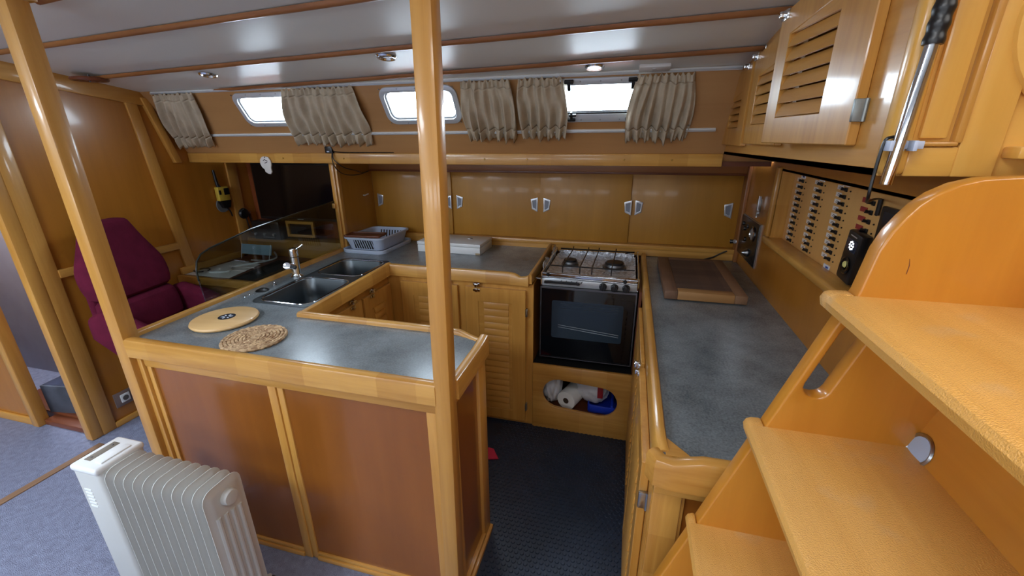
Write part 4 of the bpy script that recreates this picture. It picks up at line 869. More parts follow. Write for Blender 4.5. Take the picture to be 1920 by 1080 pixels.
for d, T, y, z in ((d3, T3, 1.385, zc(1.385) - .062), (d2, T2, 1.79, zc(1.79) - .04), (d1_, T1, 1.90, zc(1.9) - .04)):
    bm = NB(); box(bm, OX - .026, OX - .018, y - .018, y + .018, z - .012, z + .012, .002); box(bm, OX - .038, OX - .024, y - .006, y + .008, z - .006, z + .008, .002); obj('latch', T(bm), CHROME, d)
    bm = NB(); box(bm, OX - .006, OX, y - .016, y + .016, z + .020, z + .034, .002); obj('keeper', bm, CHROME, ol)
# near bulkhead that carries the pole, with its raised panel
nb = thing('locker_end', 'maple panelled end of the overhead lockers above the ladder', 'panel', (0.6, 0.88, 1.5))
obj('board', one(box, OX - .002, 1.50, 0.884, 0.896, 1.501, 2.10), endwood('z'), nb)
bm = NB(); box(bm, OX - .006, OX + 0.030, 0.868, 0.905, 1.501, 2.05, 0.012, 3); obj('corner_post', bm, endwood('z'), nb)
bm = NB(); box(bm, 0.505, 0.560, 0.874, 0.886, 1.501, 2.08, 0.003); obj('stile', bm, endwood('z'), nb)
bm = NB(); box(bm, 0.440, 0.506, 0.875, 0.886, 1.501, 1.548, 0.003); obj('bottom_rail', bm, endwood('x'), nb)
bm = NB(); box(bm, 0.445, 0.502, 0.870, 0.886, 1.548, 1.556, 0.004); obj('bead', bm, mapleplain('x'), nb)
bm = NB(); box(bm, 0.494, 0.506, 0.870, 0.886, 1.553, 2.08, 0.004); obj('bead', bm, mapleplain('z'), nb)
bm = NB(); box(bm, 0.450, 0.488, 0.877, 0.886, 1.560, 2.08, 0.004); obj('raised_panel', bm, endwood('z'), nb)
bm = NB(); lathe(bm, [(0.1, 0), (0.138, 0.0), (0.142, 0.006), (0.138, 0.016), (0.1, 0.018)], (0.664, 0.884, 1.725), (0, -1, 0), 48); obj('round_board', bm, endwood('x'), nb)
bm = NB(); box(bm, 0.568, 1.2, 0.850, 0.885, 1.530, 1.548, 0.003); obj('ledge', bm, endwood('x'), nb)
# chrome pole with black grip, its clip and cord
po = thing('boat_pole', 'chrome pole with ribbed black grip standing in a clip before the lockers', 'pole', (0.408, 0.850, 1.49))
bm = NB(); tube(bm, [(0.4085, 0.850, 1.490), (0.4185, 0.850, 1.71)], 0.0088, 20); obj('tube', bm, CHROME, po)
bm = NB(); pr = []; zz = []
for k in range(60):
    pr.append(0.0128 + 0.0008 * math.sin(k * 0.9)); zz.append((0.4180 + 0.0075 * k / 60, 0.850, 1.692 + 0.18 * k / 60))
tube(bm, zz, pr, 18); obj('grip', bm, BLACK, po)
bk = thing('pole_clip', 'pale plastic clip holding the chrome pole', 'clip', (0.43, 0.86, 1.553))
bm = NB(); box(bm, 0.416, 0.452, 0.862, 0.870, 1.545, 1.557, 0.001); box(bm, 0.398, 0.420, 0.8605, 0.8665, 1.548, 1.558, 0.001); box(bm, 0.398, 0.404, 0.846, 0.8665, 1.542, 1.558, 0.001); box(bm, 0.430, 0.436, 0.846, 0.8665, 1.542, 1.558, 0.001); obj('clip_body', bm, GREYPL, bk)
bm = NB(); tube(bm, smooth_path([(0.420, 0.866, 1.563), (0.405, 0.864, 1.563), (0.397, 0.864, 1.553), (0.396, 0.866, 1.50), (0.399, 0.872, 1.465), (0.44, 0.96, 1.447), (0.55, 1.17, 1.428), (0.676, 1.408, 1.400)], 5), 0.0026, 6); tube(bm, [(0.676, 1.408, 1.400), (0.676, 1.408, 1.355)], 0.006, 8); tag(obj('lanyard', bm, BLACK), 'thin black cord hanging down behind the chrome pole', 'cord')

# ================================================================== POSTS, MAT
def post(name, xb, xt, y, label, sz=0.055):
    t = thing(name, label, 'post', (xb, y, 0), 'support posts'); h = sz / 2; zt2 = zc(y) + 0.01
    bm = NB(); hexa(bm, [(-h, -h, 0), (h, -h, 0), (h, h, 0), (-h, h, 0), (xt - xb - h, -h, zt2), (xt - xb + h, -h, zt2), (xt - xb + h, h, zt2), (xt - xb - h, h, zt2)], 0.012, 2)
    obj('shaft', bm, mapleplain('z'), t, local=True)
    bm = NB(); box(bm, xt - xb - h - .012, xt - xb + h + .012, -h - .012, h + .012, zt2 - 0.04, zt2, 0.006); obj('head', bm, mapleplain('z'), t, local=True)
post('support_post', -1.719, -1.716, 0.982, 'maple support post at the left corner of the island', 0.060)
post('support_post', -0.484, -0.452, 0.982, 'maple support post at the centre, at the right corner of the island')
mt = thing('rubber_mat', 'black studded rubber mat on the galley floor', 'mat', (-0.2, 1.4, 0))
obj('sheet', one(box, -1.26, 0.108, 1.302, 2.012, 0.0, 0.004), RUBBER, mt)
obj('sheet', one(box, -0.450, 0.108, 0.75, 1.302, 0.0, 0.004), RUBBER, mt)
bm = NB(); pit = 0.0235; j = 0; y = 0.76
while y < 2.008:
    x = -0.60 + (pit / 2 if j % 2 else 0)
    while x < 0.10:
        if y > 1.305 or x > -0.428:
            lo = [bm.verts.new((x + 0.0088 * math.cos(k * PI / 4), y + 0.0088 * math.sin(k * PI / 4), 0.004)) for k in range(8)]
            hi = [bm.verts.new((x + 0.0072 * math.cos(k * PI / 4), y + 0.0072 * math.sin(k * PI / 4), 0.0070)) for k in range(8)]
            for k in range(8): bm.faces.new((lo[k], lo[(k + 1) % 8], hi[(k + 1) % 8], hi[k]))
            bm.faces.new(hi)
        x += pit
    y += pit * 0.866; j += 1
o = obj('stud_relief', bm, RUBBER, mt, smooth=False); o['kind'] = 'stuff'
t = thing('red_cloth', 'corner of a red cloth lying on the mat behind the island', 'cloth', (-0.58, 1.69, 0.008))
bm = NB(); plate(bm, 'xy', [(-0.10, -0.05), (0.045, -0.005), (0.0, 0.06), (-0.10, 0.07)], [], 0, 0.004); obj('fabric', bm, plain('red_fabric', srgb(190, 30, 60), 0.8), t, local=True)

# ================================================================== COMPANION LADDER
ld = thing('companion_ladder', 'varnished wooden companion ladder with thick treads at the right', 'ladder', (0.35, 0.5, 0))
LS0, LS1 = 0.752, 0.784
def ledge_x(z): return 0.142 + (z - 0.630) * 0.3213
LW = lambda a: ladderwood(a)
def stringer(ya, yb):
    front = [(ledge_x(z), z) for z in (0.0, 0.4, 0.8, 1.10, 1.33)]
    arc = [(0.377, 1.400), (0.386, 1.428), (0.398, 1.450), (0.411, 1.470), (0.427, 1.486), (0.450, 1.500), (0.476, 1.508), (0.516, 1.5115), (0.60, 1.512), (0.66, 1.506), (0.70, 1.48)]
    back = [(0.70, 1.20), (ledge_x(0) + 0.34, 0.0)]
    sl = []
    A_, B_ = Vector((0.345, 1.152)), Vector((0.3775, 1.255)); r = 0.0205
    d = (B_ - A_).normalized(); nrm = Vector((-d.y, d.x))
    for c, s in ((A_, 1), (B_, -1)):
        for k in range(9):
            a = PI * k / 8; q = c + nrm * (r * math.cos(a)) * s - d * (r * math.sin(a)) * s; sl.append((q.x, q.y))
    bm = NB(); plate(bm, 'xz', front + arc + back, [sl], ya, yb)
    es = [e for e in bm.edges if e.calc_face_angle(0) > 0.9]; bev(bm, es, 0.007, 3)
    return bm
obj('stringer', stringer(LS0, LS1), LW('z'), ld)
obj('stringer', stringer(0.10, 0.132), LW('z'), ld)
bm = NB(); tube(bm, [(0.4185, LS0, 1.390), (0.4205, LS0, 1.380), (0.4200, LS0, 1.366)], [0.0004, 0.0007, 0.0006], 6); obj('scratch', bm, darkwood('z'), ld, label='dark scratch')
for z, x0, x1 in ((1.325, 0.324, 0.640), (1.060, 0.249, 0.530), (0.800, 0.176, 0.455), (0.540, 0.093, 0.375), (0.280, 0.010, 0.295)):
    bm = NB(); pts = [(x1, z - 0.032), (x1, z), (x0 + 0.012, z), (x0 + 0.004, z - 0.004), (x0, z - 0.013), (x0 + 0.003, z - 0.026), (x0 + 0.013, z - 0.032)]
    plate(bm, 'xz', pts, [], 0.10, LS0); obj('tread', bm, TREAD, ld)
    # nosing end that laps over the stringer edge
    bm = NB(); xe = ledge_x(z) - 0.002; pts = [(xe, z - 0.034), (xe, z + 0.001), (x0 + 0.012, z), (x0 + 0.004, z - 0.004), (x0, z - 0.013), (x0 + 0.003, z - 0.026), (x0 + 0.013, z - 0.032)]
    plate(bm, 'xz', pts, [], LS0, LS1 - 0.004); es = [e for e in bm.edges if e.calc_face_angle(0) > 0.9]; bev(bm, es, 0.004, 2); obj('nosing_end', bm, TREAD, ld)
# closing board behind the treads, with the round vent in its corner
bx0 = lambda z: 0.498 + (z - 1.056) * 0.30
bm = NB(); hexa(bm, [(bx0(0), 0.132, 0.0), (bx0(0) + .015, 0.132, 0), (bx0(0) + .015, LS0, 0), (bx0(0), LS0, 0), (bx0(1.5), 0.132, 1.5), (bx0(1.5) + .015, 0.132, 1.5), (bx0(1.5) + .015, LS0, 1.5), (bx0(1.5), LS0, 1.5)]); obj('back_board', bm, LW('y'), ld)
ax = Vector((-1, 0, 0.30)).normalized()
bm = NB(); lathe(bm, [(0.022, 0), (0.024, 0.002), (0.027, 0.003), (0.029, 0.0)], (bx0(1.072) - 0.001, LS0 - 0.020, 1.072), ax, 28); vt = obj('vent_ring', bm, STEEL, ld)
bm = NB(); lathe(bm, [(0.0235, 0.0), (0.012, 0.0015)], (bx0(1.072) - 0.001, LS0 - 0.020, 1.072), ax, 24); obj('vent_disc', bm, plain('pale_disc', srgb(170, 190, 216), 0.4), vt)

# ================================================================== OIL RADIATOR
hr = thing('oil_radiator', 'cream oil-filled radiator heater standing on the carpet before the island', 'heater', (-1.36, 0.745, 0))
HY0, HY1 = 0.680, 0.808
bm = NB(); box(bm, -1.632, -1.512, HY0 - 0.004, HY1 + 0.006, 0.075, 0.604, 0.016, 3); cbx = obj('control_box', bm, CREAM, hr)
bm = NB(); box(bm, -1.630, -1.514, HY0 - 0.008, HY1 + 0.010, 0.586, 0.610, 0.009, 3); obj('lid', bm, WHITE, cbx)
obj('handle_recess', one(box, -1.608, -1.580, 0.702, 0.790, 0.6085, 0.6112, 0.001), plain('brown_grey_plastic', srgb(120, 112, 100), 0.5), cbx)
for yy in (0.716, 0.776):
    bm = NB(); lathe(bm, [(0.004, 0), (0.003, 0.001)], (-1.594, yy, 0.6112), n=8); obj('screw', bm, BLACK, cbx)
bm = NB(); box(bm, -1.556, -1.528, 0.700, 0.790, 0.608, 0.615, 0.003); obj('switch_cover', bm, WHITE, cbx)
for q in range(6):
    obj('vent_slot', one(box, -1.604, -1.574, HY0 - 0.0055, HY0 - 0.0035, 0.515 - q * 0.0135, 0.521 - q * 0.0135), plain('slot_white', srgb(236, 240, 240), 0.4), cbx)
n_f = 11
for k in range(n_f):
    x = -1.500 + k * 0.0385
    bm = NB(); rings = []
    prof = ((0.000, -0.0009), (0.012, -0.0012), (0.018, -0.0050), (0.030, -0.0058))
    def ring(ins, xx, r): return [bm.verts.new((xx, p[0], p[1])) for p in rrect(HY0 + ins, HY1 - ins, 0.075 + ins, 0.600 - ins, r, 5)]
    right = [ring(i, x + a_ * -1, max(0.010, 0.034 - i)) for i, a_ in prof]; left = [ring(i, x + a_, max(0.010, 0.034 - i)) for i, a_ in prof]
    seq = right[::-1] + left; m = len(seq[0])
    for i in range(len(seq) - 1):
        for q in range(m): bm.faces.new((seq[i][q], seq[i][(q + 1) % m], seq[i + 1][(q + 1) % m], seq[i + 1][q]))
    bm.faces.new(seq[0]); bm.faces.new(seq[-1][::-1])
    f_ = obj('fin', bm, CREAM, hr)
    if k < n_f - 1:
        for zz in (0.545, 0.130):
            bm = NB(); lathe(bm, [(0.020, 0.0), (0.026, 0.010), (0.026, 0.0285), (0.020, 0.0385)], (x, 0.744, zz), (1, 0, 0), 16); obj('header', bm, CREAM, f_)
    else:
        bm = NB(); lathe(bm, [(0.026, 0.0), (0.025, 0.012), (0.022, 0.018), (0.012, 0.020)], (x + 0.005, 0.752, 0.540), (1, 0, 0), 26); obj('end_cap', bm, CREAM, f_)
        for q in range(4):
            yy = 0.708 + q * 0.0235; bm = NB(); tube(bm, [(x + 0.0036, yy, 0.49 - 0.004 * (q - 1.5)), (x + 0.0036, yy, 0.11)], 0.0085, 10); obj('flute', bm, CREAM, f_)
for xx in (-1.575, -1.16):
    bm = NB(); tube(bm, [(xx, 0.640, 0.055), (xx, 0.66, 0.070), (xx, 0.83, 0.070), (xx, 0.85, 0.055)], 0.008, 8); fo = obj('foot_bar', bm, CREAM, hr)
    for yy in (0.645, 0.845):
        bm = NB(); lathe(bm, [(0.004, -0.012), (0.022, -0.012), (0.0245, 0.0), (0.022, 0.012), (0.004, 0.012)], (xx, yy, 0.0245), (1, 0, 0), 18); obj('castor', bm, BLACK, fo)

# ================================================================== ARMCHAIR
ac = thing('armchair', 'maroon upholstered armchair with high tapered back against the bulkhead', 'armchair', (-2.395, 1.61, 0), rotz=math.radians(9))
def loft(rows, n=5):
    """rows: (centre x, centre y, z, half depth, half width, corner radius)"""
    bm = NB(); rings = [[bm.verts.new((cx + p[0], cy + p[1], z)) for p in rrect(-hd, hd, -hw, hw, r, n)] for cx, cy, z, hd, hw, r in rows]; m = len(rings[0])
    for i in range(len(rings) - 1):
        for q in range(m): bm.faces.new((rings[i][q], rings[i][(q + 1) % m], rings[i + 1][(q + 1) % m], rings[i + 1][q]))
    bm.faces.new(rings[0][::-1]); bm.faces.new(rings[-1]); return bm
def cush(name, rows, par=ac):
    o = obj(name, loft(rows), MAROON, par, local=True)
    s = o.modifiers.new('soft', 'SUBSURF'); s.levels = 1; s.render_levels = 1
    return o
cush('back_cushion', [(-0.150, 0, 0.600, 0.065, 0.175, .05), (-0.152, 0, 0.612, 0.085, 0.190, .06), (-0.165, 0, 0.70, 0.090, 0.192, .06), (-0.178, 0, 0.772, 0.084, 0.190, .06), (-0.180, 0, 0.785, 0.06, 0.170, .05)])
cush('back_cushion', [(-0.185, 0, 0.780, 0.055, 0.175, .05), (-0.188, 0, 0.795, 0.080, 0.200, .06), (-0.198, 0, 0.86, 0.078, 0.215, .06), (-0.208, 0, 0.93, 0.072, 0.215, .055), (-0.216, 0, 0.98, 0.066, 0.195, .05), (-0.228, 0, 1.07, 0.058, 0.145, .04), (-0.236, 0, 1.14, 0.055, 0.118, .04), (-0.238, 0, 1.168, 0.050, 0.110, .04), (-0.238, 0, 1.182, 0.03, 0.095, .025)])
cush('back_cushion', [(-0.135, 0, 0.50, 0.06, 0.19, .05), (-0.138, 0, 0.52, 0.09, 0.195, .06), (-0.145, 0, 0.58, 0.09, 0.195, .06), (-0.15, 0, 0.604, 0.06, 0.18, .05)])
cush('seat', [(0.16, 0, 0.43, 0.22, 0.17, .05), (0.16, 0, 0.45, 0.25, 0.188, .06), (0.16, 0, 0.54, 0.25, 0.188, .06), (0.16, 0, 0.565, 0.21, 0.17, .05)])
for s in (-1, 1):
    bm = NB(); pr = [(-0.08, 0.52), (-0.20, 0.62), (-0.20, 0.74), (-0.12, 0.765), (0.02, 0.725), (0.14, 0.665), (0.24, 0.62), (0.28, 0.58), (0.285, 0.52), (0.20, 0.46), (0.0, 0.47)]
    plate(bm, 'xz', pr, [], s * 0.190, s * 0.275); es = [e for e in bm.edges if e.calc_face_angle(0) > 0.9]; bev(bm, es, 0.035, 3)
    obj('armrest', bm, MAROON, ac, local=True)
bm = NB(); lathe(bm, [(0.20, 0.0), (0.20, 0.02), (0.05, 0.05), (0.03, 0.05), (0.03, 0.42), (0.14, 0.435)], (0.14, 0, 0), n=28); obj('pedestal', bm, BLACK, ac, local=True)
obj('rear_shell', one(box, -0.285, -0.235, -0.175, 0.175, 0.56, 0.93, 0.03, 3), MAROON, ac, local=True)

# ================================================================== CHART TABLE CORNER
ct = thing('chart_table', 'wooden chart table in the dark corner behind the glass screen', 'table', (-2.25, 2.2, 0.75))
obj('top', one(box, -2.755, -1.76, 1.96, 2.66, 0.715, 0.745), darkwood('x'), ct)
bm = NB(); hexa(bm, [(-2.755, 1.95, 0.70), (-1.76, 1.95, 0.70), (-1.76, 1.98, 0.70), (-2.755, 1.98, 0.70), (-2.755, 1.95, 0.749), (-1.76, 1.95, 0.749), (-1.76, 1.98, 0.748), (-2.755, 1.98, 0.749)], 0.005); obj('front_rail', bm, mapleplain('x'), ct)
bm = NB(); box(bm, -2.758, -2.74, 1.98, 2.46, 0.745, 0.79, 0.004); obj('side_rail', bm, mapleplain('y'), ct)
bm = NB(); hexa(bm, [(-2.74, 1.99, 0.0), (-1.80, 1.99, 0.0), (-1.80, 2.02, 0.0), (-2.74, 2.02, 0.0), (-2.74, 1.99, 0.70), (-1.80, 1.99, 0.70), (-1.80, 2.02, 0.70), (-2.74, 2.02, 0.70)]); obj('front_panel', bm, ply('x'), ct)
nvl = thing('chart_locker', 'low wooden locker with a back board behind the chart table', 'cabinet', (-2.25, 2.6, 0.75))
obj('body', one(box, -2.755, -1.735, 2.52, 2.66, 0.745, 0.872, 0.003), lockerply('x'), nvl)
obj('back_board', one(box, -2.755, -1.735, 2.655, 2.668, 0.872, 1.433), wood('redply', srgb(110, 52, 26), srgb(146, 76, 40), 'z', fine=.6), nvl)
bm = NB(); plate(bm, 'xz', [(-2.385, 0.895), (-2.150, 0.895), (-2.150, 1.012), (-2.385, 1.012)], [[(-2.365, 0.915), (-2.170, 0.915), (-2.170, 0.992), (-2.365, 0.992)]], 2.550, 2.535); obj('instrument_frame', bm, mapleplain('x'), nvl)
obj('instrument_face', one(box, -2.37, -2.165, 2.552, 2.56, 0.91, 0.997), BLACK, nvl)
tv = thing('television', 'flat black television screen under the shelf in the chart corner', 'television', (-2.23, 2.52, 1.2))
bm = NB(); box(bm, -2.572, -1.895, 2.51, 2.545, 1.025, 1.415, 0.006); obj('casing', bm, BLACK, tv)
obj('screen', one(box, -2.560, -1.907, 2.5085, 2.5105, 1.045, 1.403), plain('dark_screen', srgb(8, 8, 10), 0.12), tv)
bm = NB(); box(bm, -2.25, -2.20, 2.508, 2.511, 1.030, 1.035); obj('badge', bm, SILVER, tv)
obj('bracket', one(box, -2.30, -2.16, 2.545, 2.656, 1.15, 1.28), BLACK, tv)
rd = thing('radio_set', 'black radio set standing below the television behind the glass', 'radio', (-2.53, 2.53, 0.873))
bm = NB(); box(bm, -2.648, -2.410, 2.49, 2.60, 0.874, 1.010, 0.010); obj('case', bm, BLACK, rd)
obj('display', one(box, -2.60, -2.48, 2.4885, 2.491, 0.955, 0.985), plain('dark_display', srgb(16, 14, 22), 0.1), rd)
for q in range(3):
    bm = NB(); lathe(bm, [(0.010, 0), (0.009, 0.012)], (-2.62 + q * 0.08, 2.49, 0.915), (0, -1, 0), 14); obj('knob', bm, SILVER, rd)
bm = NB(); box(bm, -2.56, -2.46, 2.4886, 2.4905, 0.892, 0.896); obj('lettering', bm, SILVER, rd)
tp = thing('document_stand', 'pale blue folder propped on a wire stand on the chart table', 'stand', (-2.52, 2.34, 0.745))
obj('folder', one(box, -0.13, 0.13, -0.003, 0.003, 0.055, 0.125), plain('pale_blue_card', srgb(130, 160, 176), 0.6), tp, local=True); tp.rotation_euler = (-0.3, 0, 0)
bm = NB(); tube(bm, [(0.125, -0.004, 0.13), (0.120, -0.006, 0.02), (0.02, -0.06, 0.015)], 0.002, 6); tube(bm, [(-0.125, -0.004, 0.13), (-0.120, -0.006, 0.02)], 0.002, 6); obj('wire_stand', bm, WHITE, tp, local=True)
dv = thing('wall_handset', 'black handset and charger on the partition behind the glass screen', 'handset', (-1.775, 2.50, 0.95))
bm = NB(); box(bm, -1.80, -1.732, 2.44, 2.52, 0.90, 1.04, 0.010); obj('case', bm, BLACK, dv)
bm = NB(); box(bm, -1.802, -1.76, 2.425, 2.442, 0.91, 0.95, 0.004); obj('cradle', bm, plain('dark_grey', srgb(60, 60, 62), 0.5), dv)
fp = thing('fuse_strip', 'black strip of small white switches beside the television', 'switch strip', (-1.80, 2.56, 1.28))
obj('strip', one(box, -1.872, -1.765, 2.60, 2.62, 1.18, 1.39, 0.003), BLACK, fp)
for q in range(5):
    obj('rocker', one(box, -1.835, -1.805, 2.594, 2.601, 1.215 + q * .032, 1.232 + q * .032, 0.002), WHITE, fp)
# charts and papers on the table
def sheet(nm, pts, z, mat, label, cat):
    bm = NB(); plate(bm, 'xy', pts, [], z, z + 0.0015); t = obj(nm, bm, mat, None, smooth=False); return tag(t, label, cat)
sheet('chart', [(-2.735, 1.99), (-2.38, 1.99), (-2.44, 2.30), (-2.70, 2.34)], 0.746, PAPER, 'white chart sheet at the left end of the chart table', 'chart')
sheet('desk_pad', [(-2.36, 1.99), (-1.98, 1.985), (-1.90, 2.42), (-2.40, 2.42)], 0.7455, BLACKM, 'large black pad in the middle of the chart table', 'desk pad')
sheet('printed_sheet', [(-2.15, 1.985), (-1.86, 1.985), (-1.90, 2.20), (-2.10, 2.20)], 0.748, plain('printed_paper', srgb(170, 176, 166), 0.8, var=(60, 0.35)), 'printed sheet at the right front of the chart table', 'paper')
bm = NB(); tube(bm, smooth_path([(-2.60, 2.05, 0.752), (-2.50, 2.10, 0.753), (-2.56, 2.20, 0.753), (-2.48, 2.30, 0.753), (-2.44, 2.44, 0.753), (-2.50, 2.50, 0.78)], 6), 0.006, 6); tag(obj('white_cable', bm, WHITE), 'white cable snaking over the papers on the chart table', 'cable')
bm = NB(); tube(bm, [(-2.70 + 0.05 * math.cos(a), 2.08 + 0.04 * math.sin(a), 0.752) for a in [2 * PI * k / 20 for k in range(19)]], 0.004, 6); tag(obj('cable_loop', bm, BLACK), 'small loop of dark cable on the white chart sheet', 'cable')
# handheld radio and microphone on the left bulkhead
gp2 = thing('handheld_radio', 'yellow and black handheld radio hanging on the left bulkhead', 'radio', (-2.74, 2.39, 1.2))
bm = NB(); box(bm, -2.755, -2.720, 2.350, 2.436, 1.165, 1.262, 0.008); bd = obj('case', bm, plain('yellow_plastic', srgb(206, 176, 66), 0.45), gp2)
obj('screen', one(box, -2.722, -2.717, 2.392, 2.434, 1.205, 1.250, 0.002), BLACK, bd); obj('side_key', one(box, -2.722, -2.717, 2.353, 2.368, 1.21, 1.24, 0.002), BLACK, bd)
bm = NB(); tube(bm, [(-2.737, 2.375, 1.258), (-2.737, 2.366, 1.285), (-2.737, 2.360, 1.375)], [0.014, 0.011, 0.008], 10); obj('aerial', bm, BLACK, gp2)
bm = NB(); hexa(bm, [(-2.752, 2.375, 1.115), (-2.722, 2.375, 1.115), (-2.722, 2.425, 1.115), (-2.752, 2.425, 1.115), (-2.752, 2.352, 1.166), (-2.720, 2.352, 1.166), (-2.720, 2.438, 1.166), (-2.752, 2.438, 1.166)], 0.004); obj('base', bm, BLACK, gp2)
bm = NB(); lathe(bm, [(0.045, 0), (0.052, 0.004), (0.048, 0.008), (0.03, 0.006)], (XL + .001, 2.39, 1.135), (1, 0, 0), 26); obj('holder_disc', bm, plain('grey_holder', srgb(110, 110, 112), 0.5), gp2)
bm = NB(); tube(bm, smooth_path([(-2.735, 2.40, 1.118), (-2.735, 2.42, 1.09), (-2.735, 2.43, 1.05)], 4), 0.005, 6); obj('strap', bm, BLACK, gp2)
mc = thing('microphone', 'black radio microphone with a coiled cord on the maple stile', 'microphone', (-2.735, 2.52, 1.05))
bm = NB(); lathe(bm, [(0.02, 0), (0.036, 0.004), (0.040, 0.015), (0.034, 0.028), (0.015, 0.032)], (-2.742, 2.52, 1.055), (1, 0, 0), 22); obj('head', bm, BLACK, mc)
bm = NB(); tube(bm, [(-2.726 + 0.009 * math.cos(k * 1.0), 2.565 + 0.009 * math.sin(k * 1.0) + .0002 * k, 1.06 - 0.0016 * k) for k in range(110)], 0.0028, 5); obj('coiled_cord', bm, BLACK, mc)
bm = NB(); tube(bm, [(-2.726, 2.53, 1.03), (-2.722, 2.54, 0.93), (-2.726, 2.56, 0.90)], 0.004, 6); obj('lead', bm, BLACK, mc)

# ================================================================== THINGS ON THE WORKTOP
rb = thing('round_board', 'round pale wooden board with a dark emblem on the island worktop', 'board', (-1.513, 1.207, CZ), rotz=0.2)
bm = NB(); lathe(bm, [(0.100, 0.0), (0.117, 0.003), (0.120, 0.009), (0.117, 0.015), (0.112, 0.017)], (0, 0, 0), n=56); obj('disc', bm, wood('roundboard', srgb(204, 160, 100), srgb(228, 188, 130), 'x', coat=.2, rough=.45), rb, local=True)
bm = NB(); plate(bm, 'xy', circ(0.006, 0.004, 0.031, 30), [], 0.0168, 0.0176); em = obj('emblem', bm, plain('emblem_ink', srgb(30, 34, 44), 0.4), rb, local=True, smooth=False)
for k in range(6):
    a = k * PI / 3 + .3; bm = NB(); c = Vector((0.006 + 0.014 * math.cos(a), 0.004 + 0.014 * math.sin(a), 0)); e1 = Vector((math.cos(a), math.sin(a), 0)); e2 = Vector((-e1.y, e1.x, 0))
    plate(bm, 'xy', [tuple((c + e1 * u + e2 * v))[:2] for u, v in ((-0.008, 0), (0, -0.0035), (0.009, 0.001), (0.001, 0.004))], [], 0.0174, 0.0181); obj('emblem_mark', bm, LABW, em, local=True, smooth=False)
wm = thing('woven_mat', 'round coiled seagrass mat beside the wooden board on the island', 'place mat', (-1.262, 1.098, CZ))
for k in range(9):
    r = 0.102 - k * 0.0118; bm = NB()
    if r > 0.009:
        tube(bm, [(r * math.cos(a), r * math.sin(a), 0.0066 + 0.0012 * math.sin(a * r * 620)) for a in [2 * PI * q / 90 for q in range(91)]], 0.0064, 6)
        obj('coil', bm, WOVEN, wm, local=True)
    else: bm.free()
bm = NB(); lathe(bm, [(0.012, 0.002), (0.012, 0.011), (0.006, 0.013)], (0, 0, 0), n=16); obj('centre_coil', bm, WOVEN, wm, local=True)
# dish rack
DZ = CZ + 0.016
dr = thing('dish_rack', 'grey plastic dish drainer standing on its tray left of the centre post', 'dish rack', (-1.553, 2.405, DZ))
bm = NB(); plate(bm, 'xy', rrect(-0.148, 0.148, -0.195, 0.195, 0.05), [], 0.0, 0.008); plate(bm, 'xy', rrect(-0.150, 0.150, -0.197, 0.197, 0.05), [rrect(-0.142, 0.142, -0.189, 0.189, 0.045)], 0.004, 0.022, r=0.002); obj('drip_tray', bm, GREYPL, dr, local=True)
def rack_ring(zlo, zhi, a, b, th):
    bm = NB(); rings = []
    for z, g in ((zlo, a), (zhi, b)):
        rings.append(([bm.verts.new((p[0], p[1], z)) for p in rrect(-0.112 - g, 0.112 + g, -0.158 - g, 0.158 + g, 0.04)], [bm.verts.new((p[0], p[1], z)) for p in rrect(-0.112 - g + th, 0.112 + g - th, -0.158 - g + th, 0.158 + g - th, 0.036)]))
    m = len(rings[0][0])
    for q in range(m):
        r = (q + 1) % m
        bm.faces.new((rings[0][0][q], rings[0][0][r], rings[1][0][r], rings[1][0][q])); bm.faces.new((rings[0][1][r], rings[0][1][q], rings[1][1][q], rings[1][1][r]))
        bm.faces.new((rings[1][0][q], rings[1][0][r], rings[1][1][r], rings[1][1][q])); bm.faces.new((rings[0][0][r], rings[0][0][q], rings[0][1][q], rings[0][1][r]))
    return bm
obj('basket_wall', rack_ring(0.014, 0.088, 0.0, 0.020, 0.004), GREYPL, dr, local=True)
bm = NB(); plate(bm, 'xy', rrect(-0.142, 0.142, -0.188, 0.188, 0.05), [rrect(-0.128, 0.128, -0.174, 0.174, 0.042)], 0.084, 0.094, r=0.003); obj('rim', bm, GREYPL, dr, local=True)
bm = NB(); plate(bm, 'xy', rrect(-0.110, 0.110, -0.156, 0.156, 0.04), [], 0.014, 0.018); obj('basket_floor', bm, GREYPL, dr, local=True)
bm = NB(); hexa(bm, [(-0.06, -0.1645, 0.024), (0.07, -0.1645, 0.024), (0.07, -0.160, 0.024), (-0.06, -0.160, 0.024), (-0.06, -0.1785, 0.078), (0.07, -0.1785, 0.078), (0.07, -0.174, 0.078), (-0.06, -0.174, 0.078)]); obj('slot_panel', bm, BLACKM, dr, local=True)
for q in range(8):
    x = -0.052 + q * 0.0165; bm = NB(); tube(bm, [(x + 0.008, -0.164, 0.024), (x, -0.180, 0.078)], 0.0030, 6); obj('slot_bar', bm, GREYPL, dr, local=True)
for q in range(9):
    x = -0.08 + q * 0.021; bm = NB(); hexa(bm, [(x, 0.157, 0.03), (x + .009, 0.157, 0.03), (x + .009, 0.160, 0.03), (x, 0.160, 0.03), (x, 0.169, 0.075), (x + .009, 0.169, 0.075), (x + .009, 0.172, 0.075), (x, 0.172, 0.075)]); obj('rear_slot', bm, plain('dark_slot', srgb(60, 50, 46), 0.7), dr, local=True, smooth=False)
t = thing('serving_tray', 'flat dark brown tray lying across the near end of the dish drainer', 'tray', (-1.565, 2.29, DZ + 0.095)); t.rotation_euler = (0, 0, 0.1)
obj('base', one(box, -0.115, 0.115, -0.055, 0.055, 0, 0.006, 0.002), darkwood('x'), t, local=True)
bm = NB(); plate(bm, 'xy', rrect(-0.118, 0.118, -0.058, 0.058, 0.012), [rrect(-0.110, 0.110, -0.050, 0.050, 0.01)], 0.0, 0.012, r=0.001); obj('rim', bm, darkwood('y'), t, local=True)
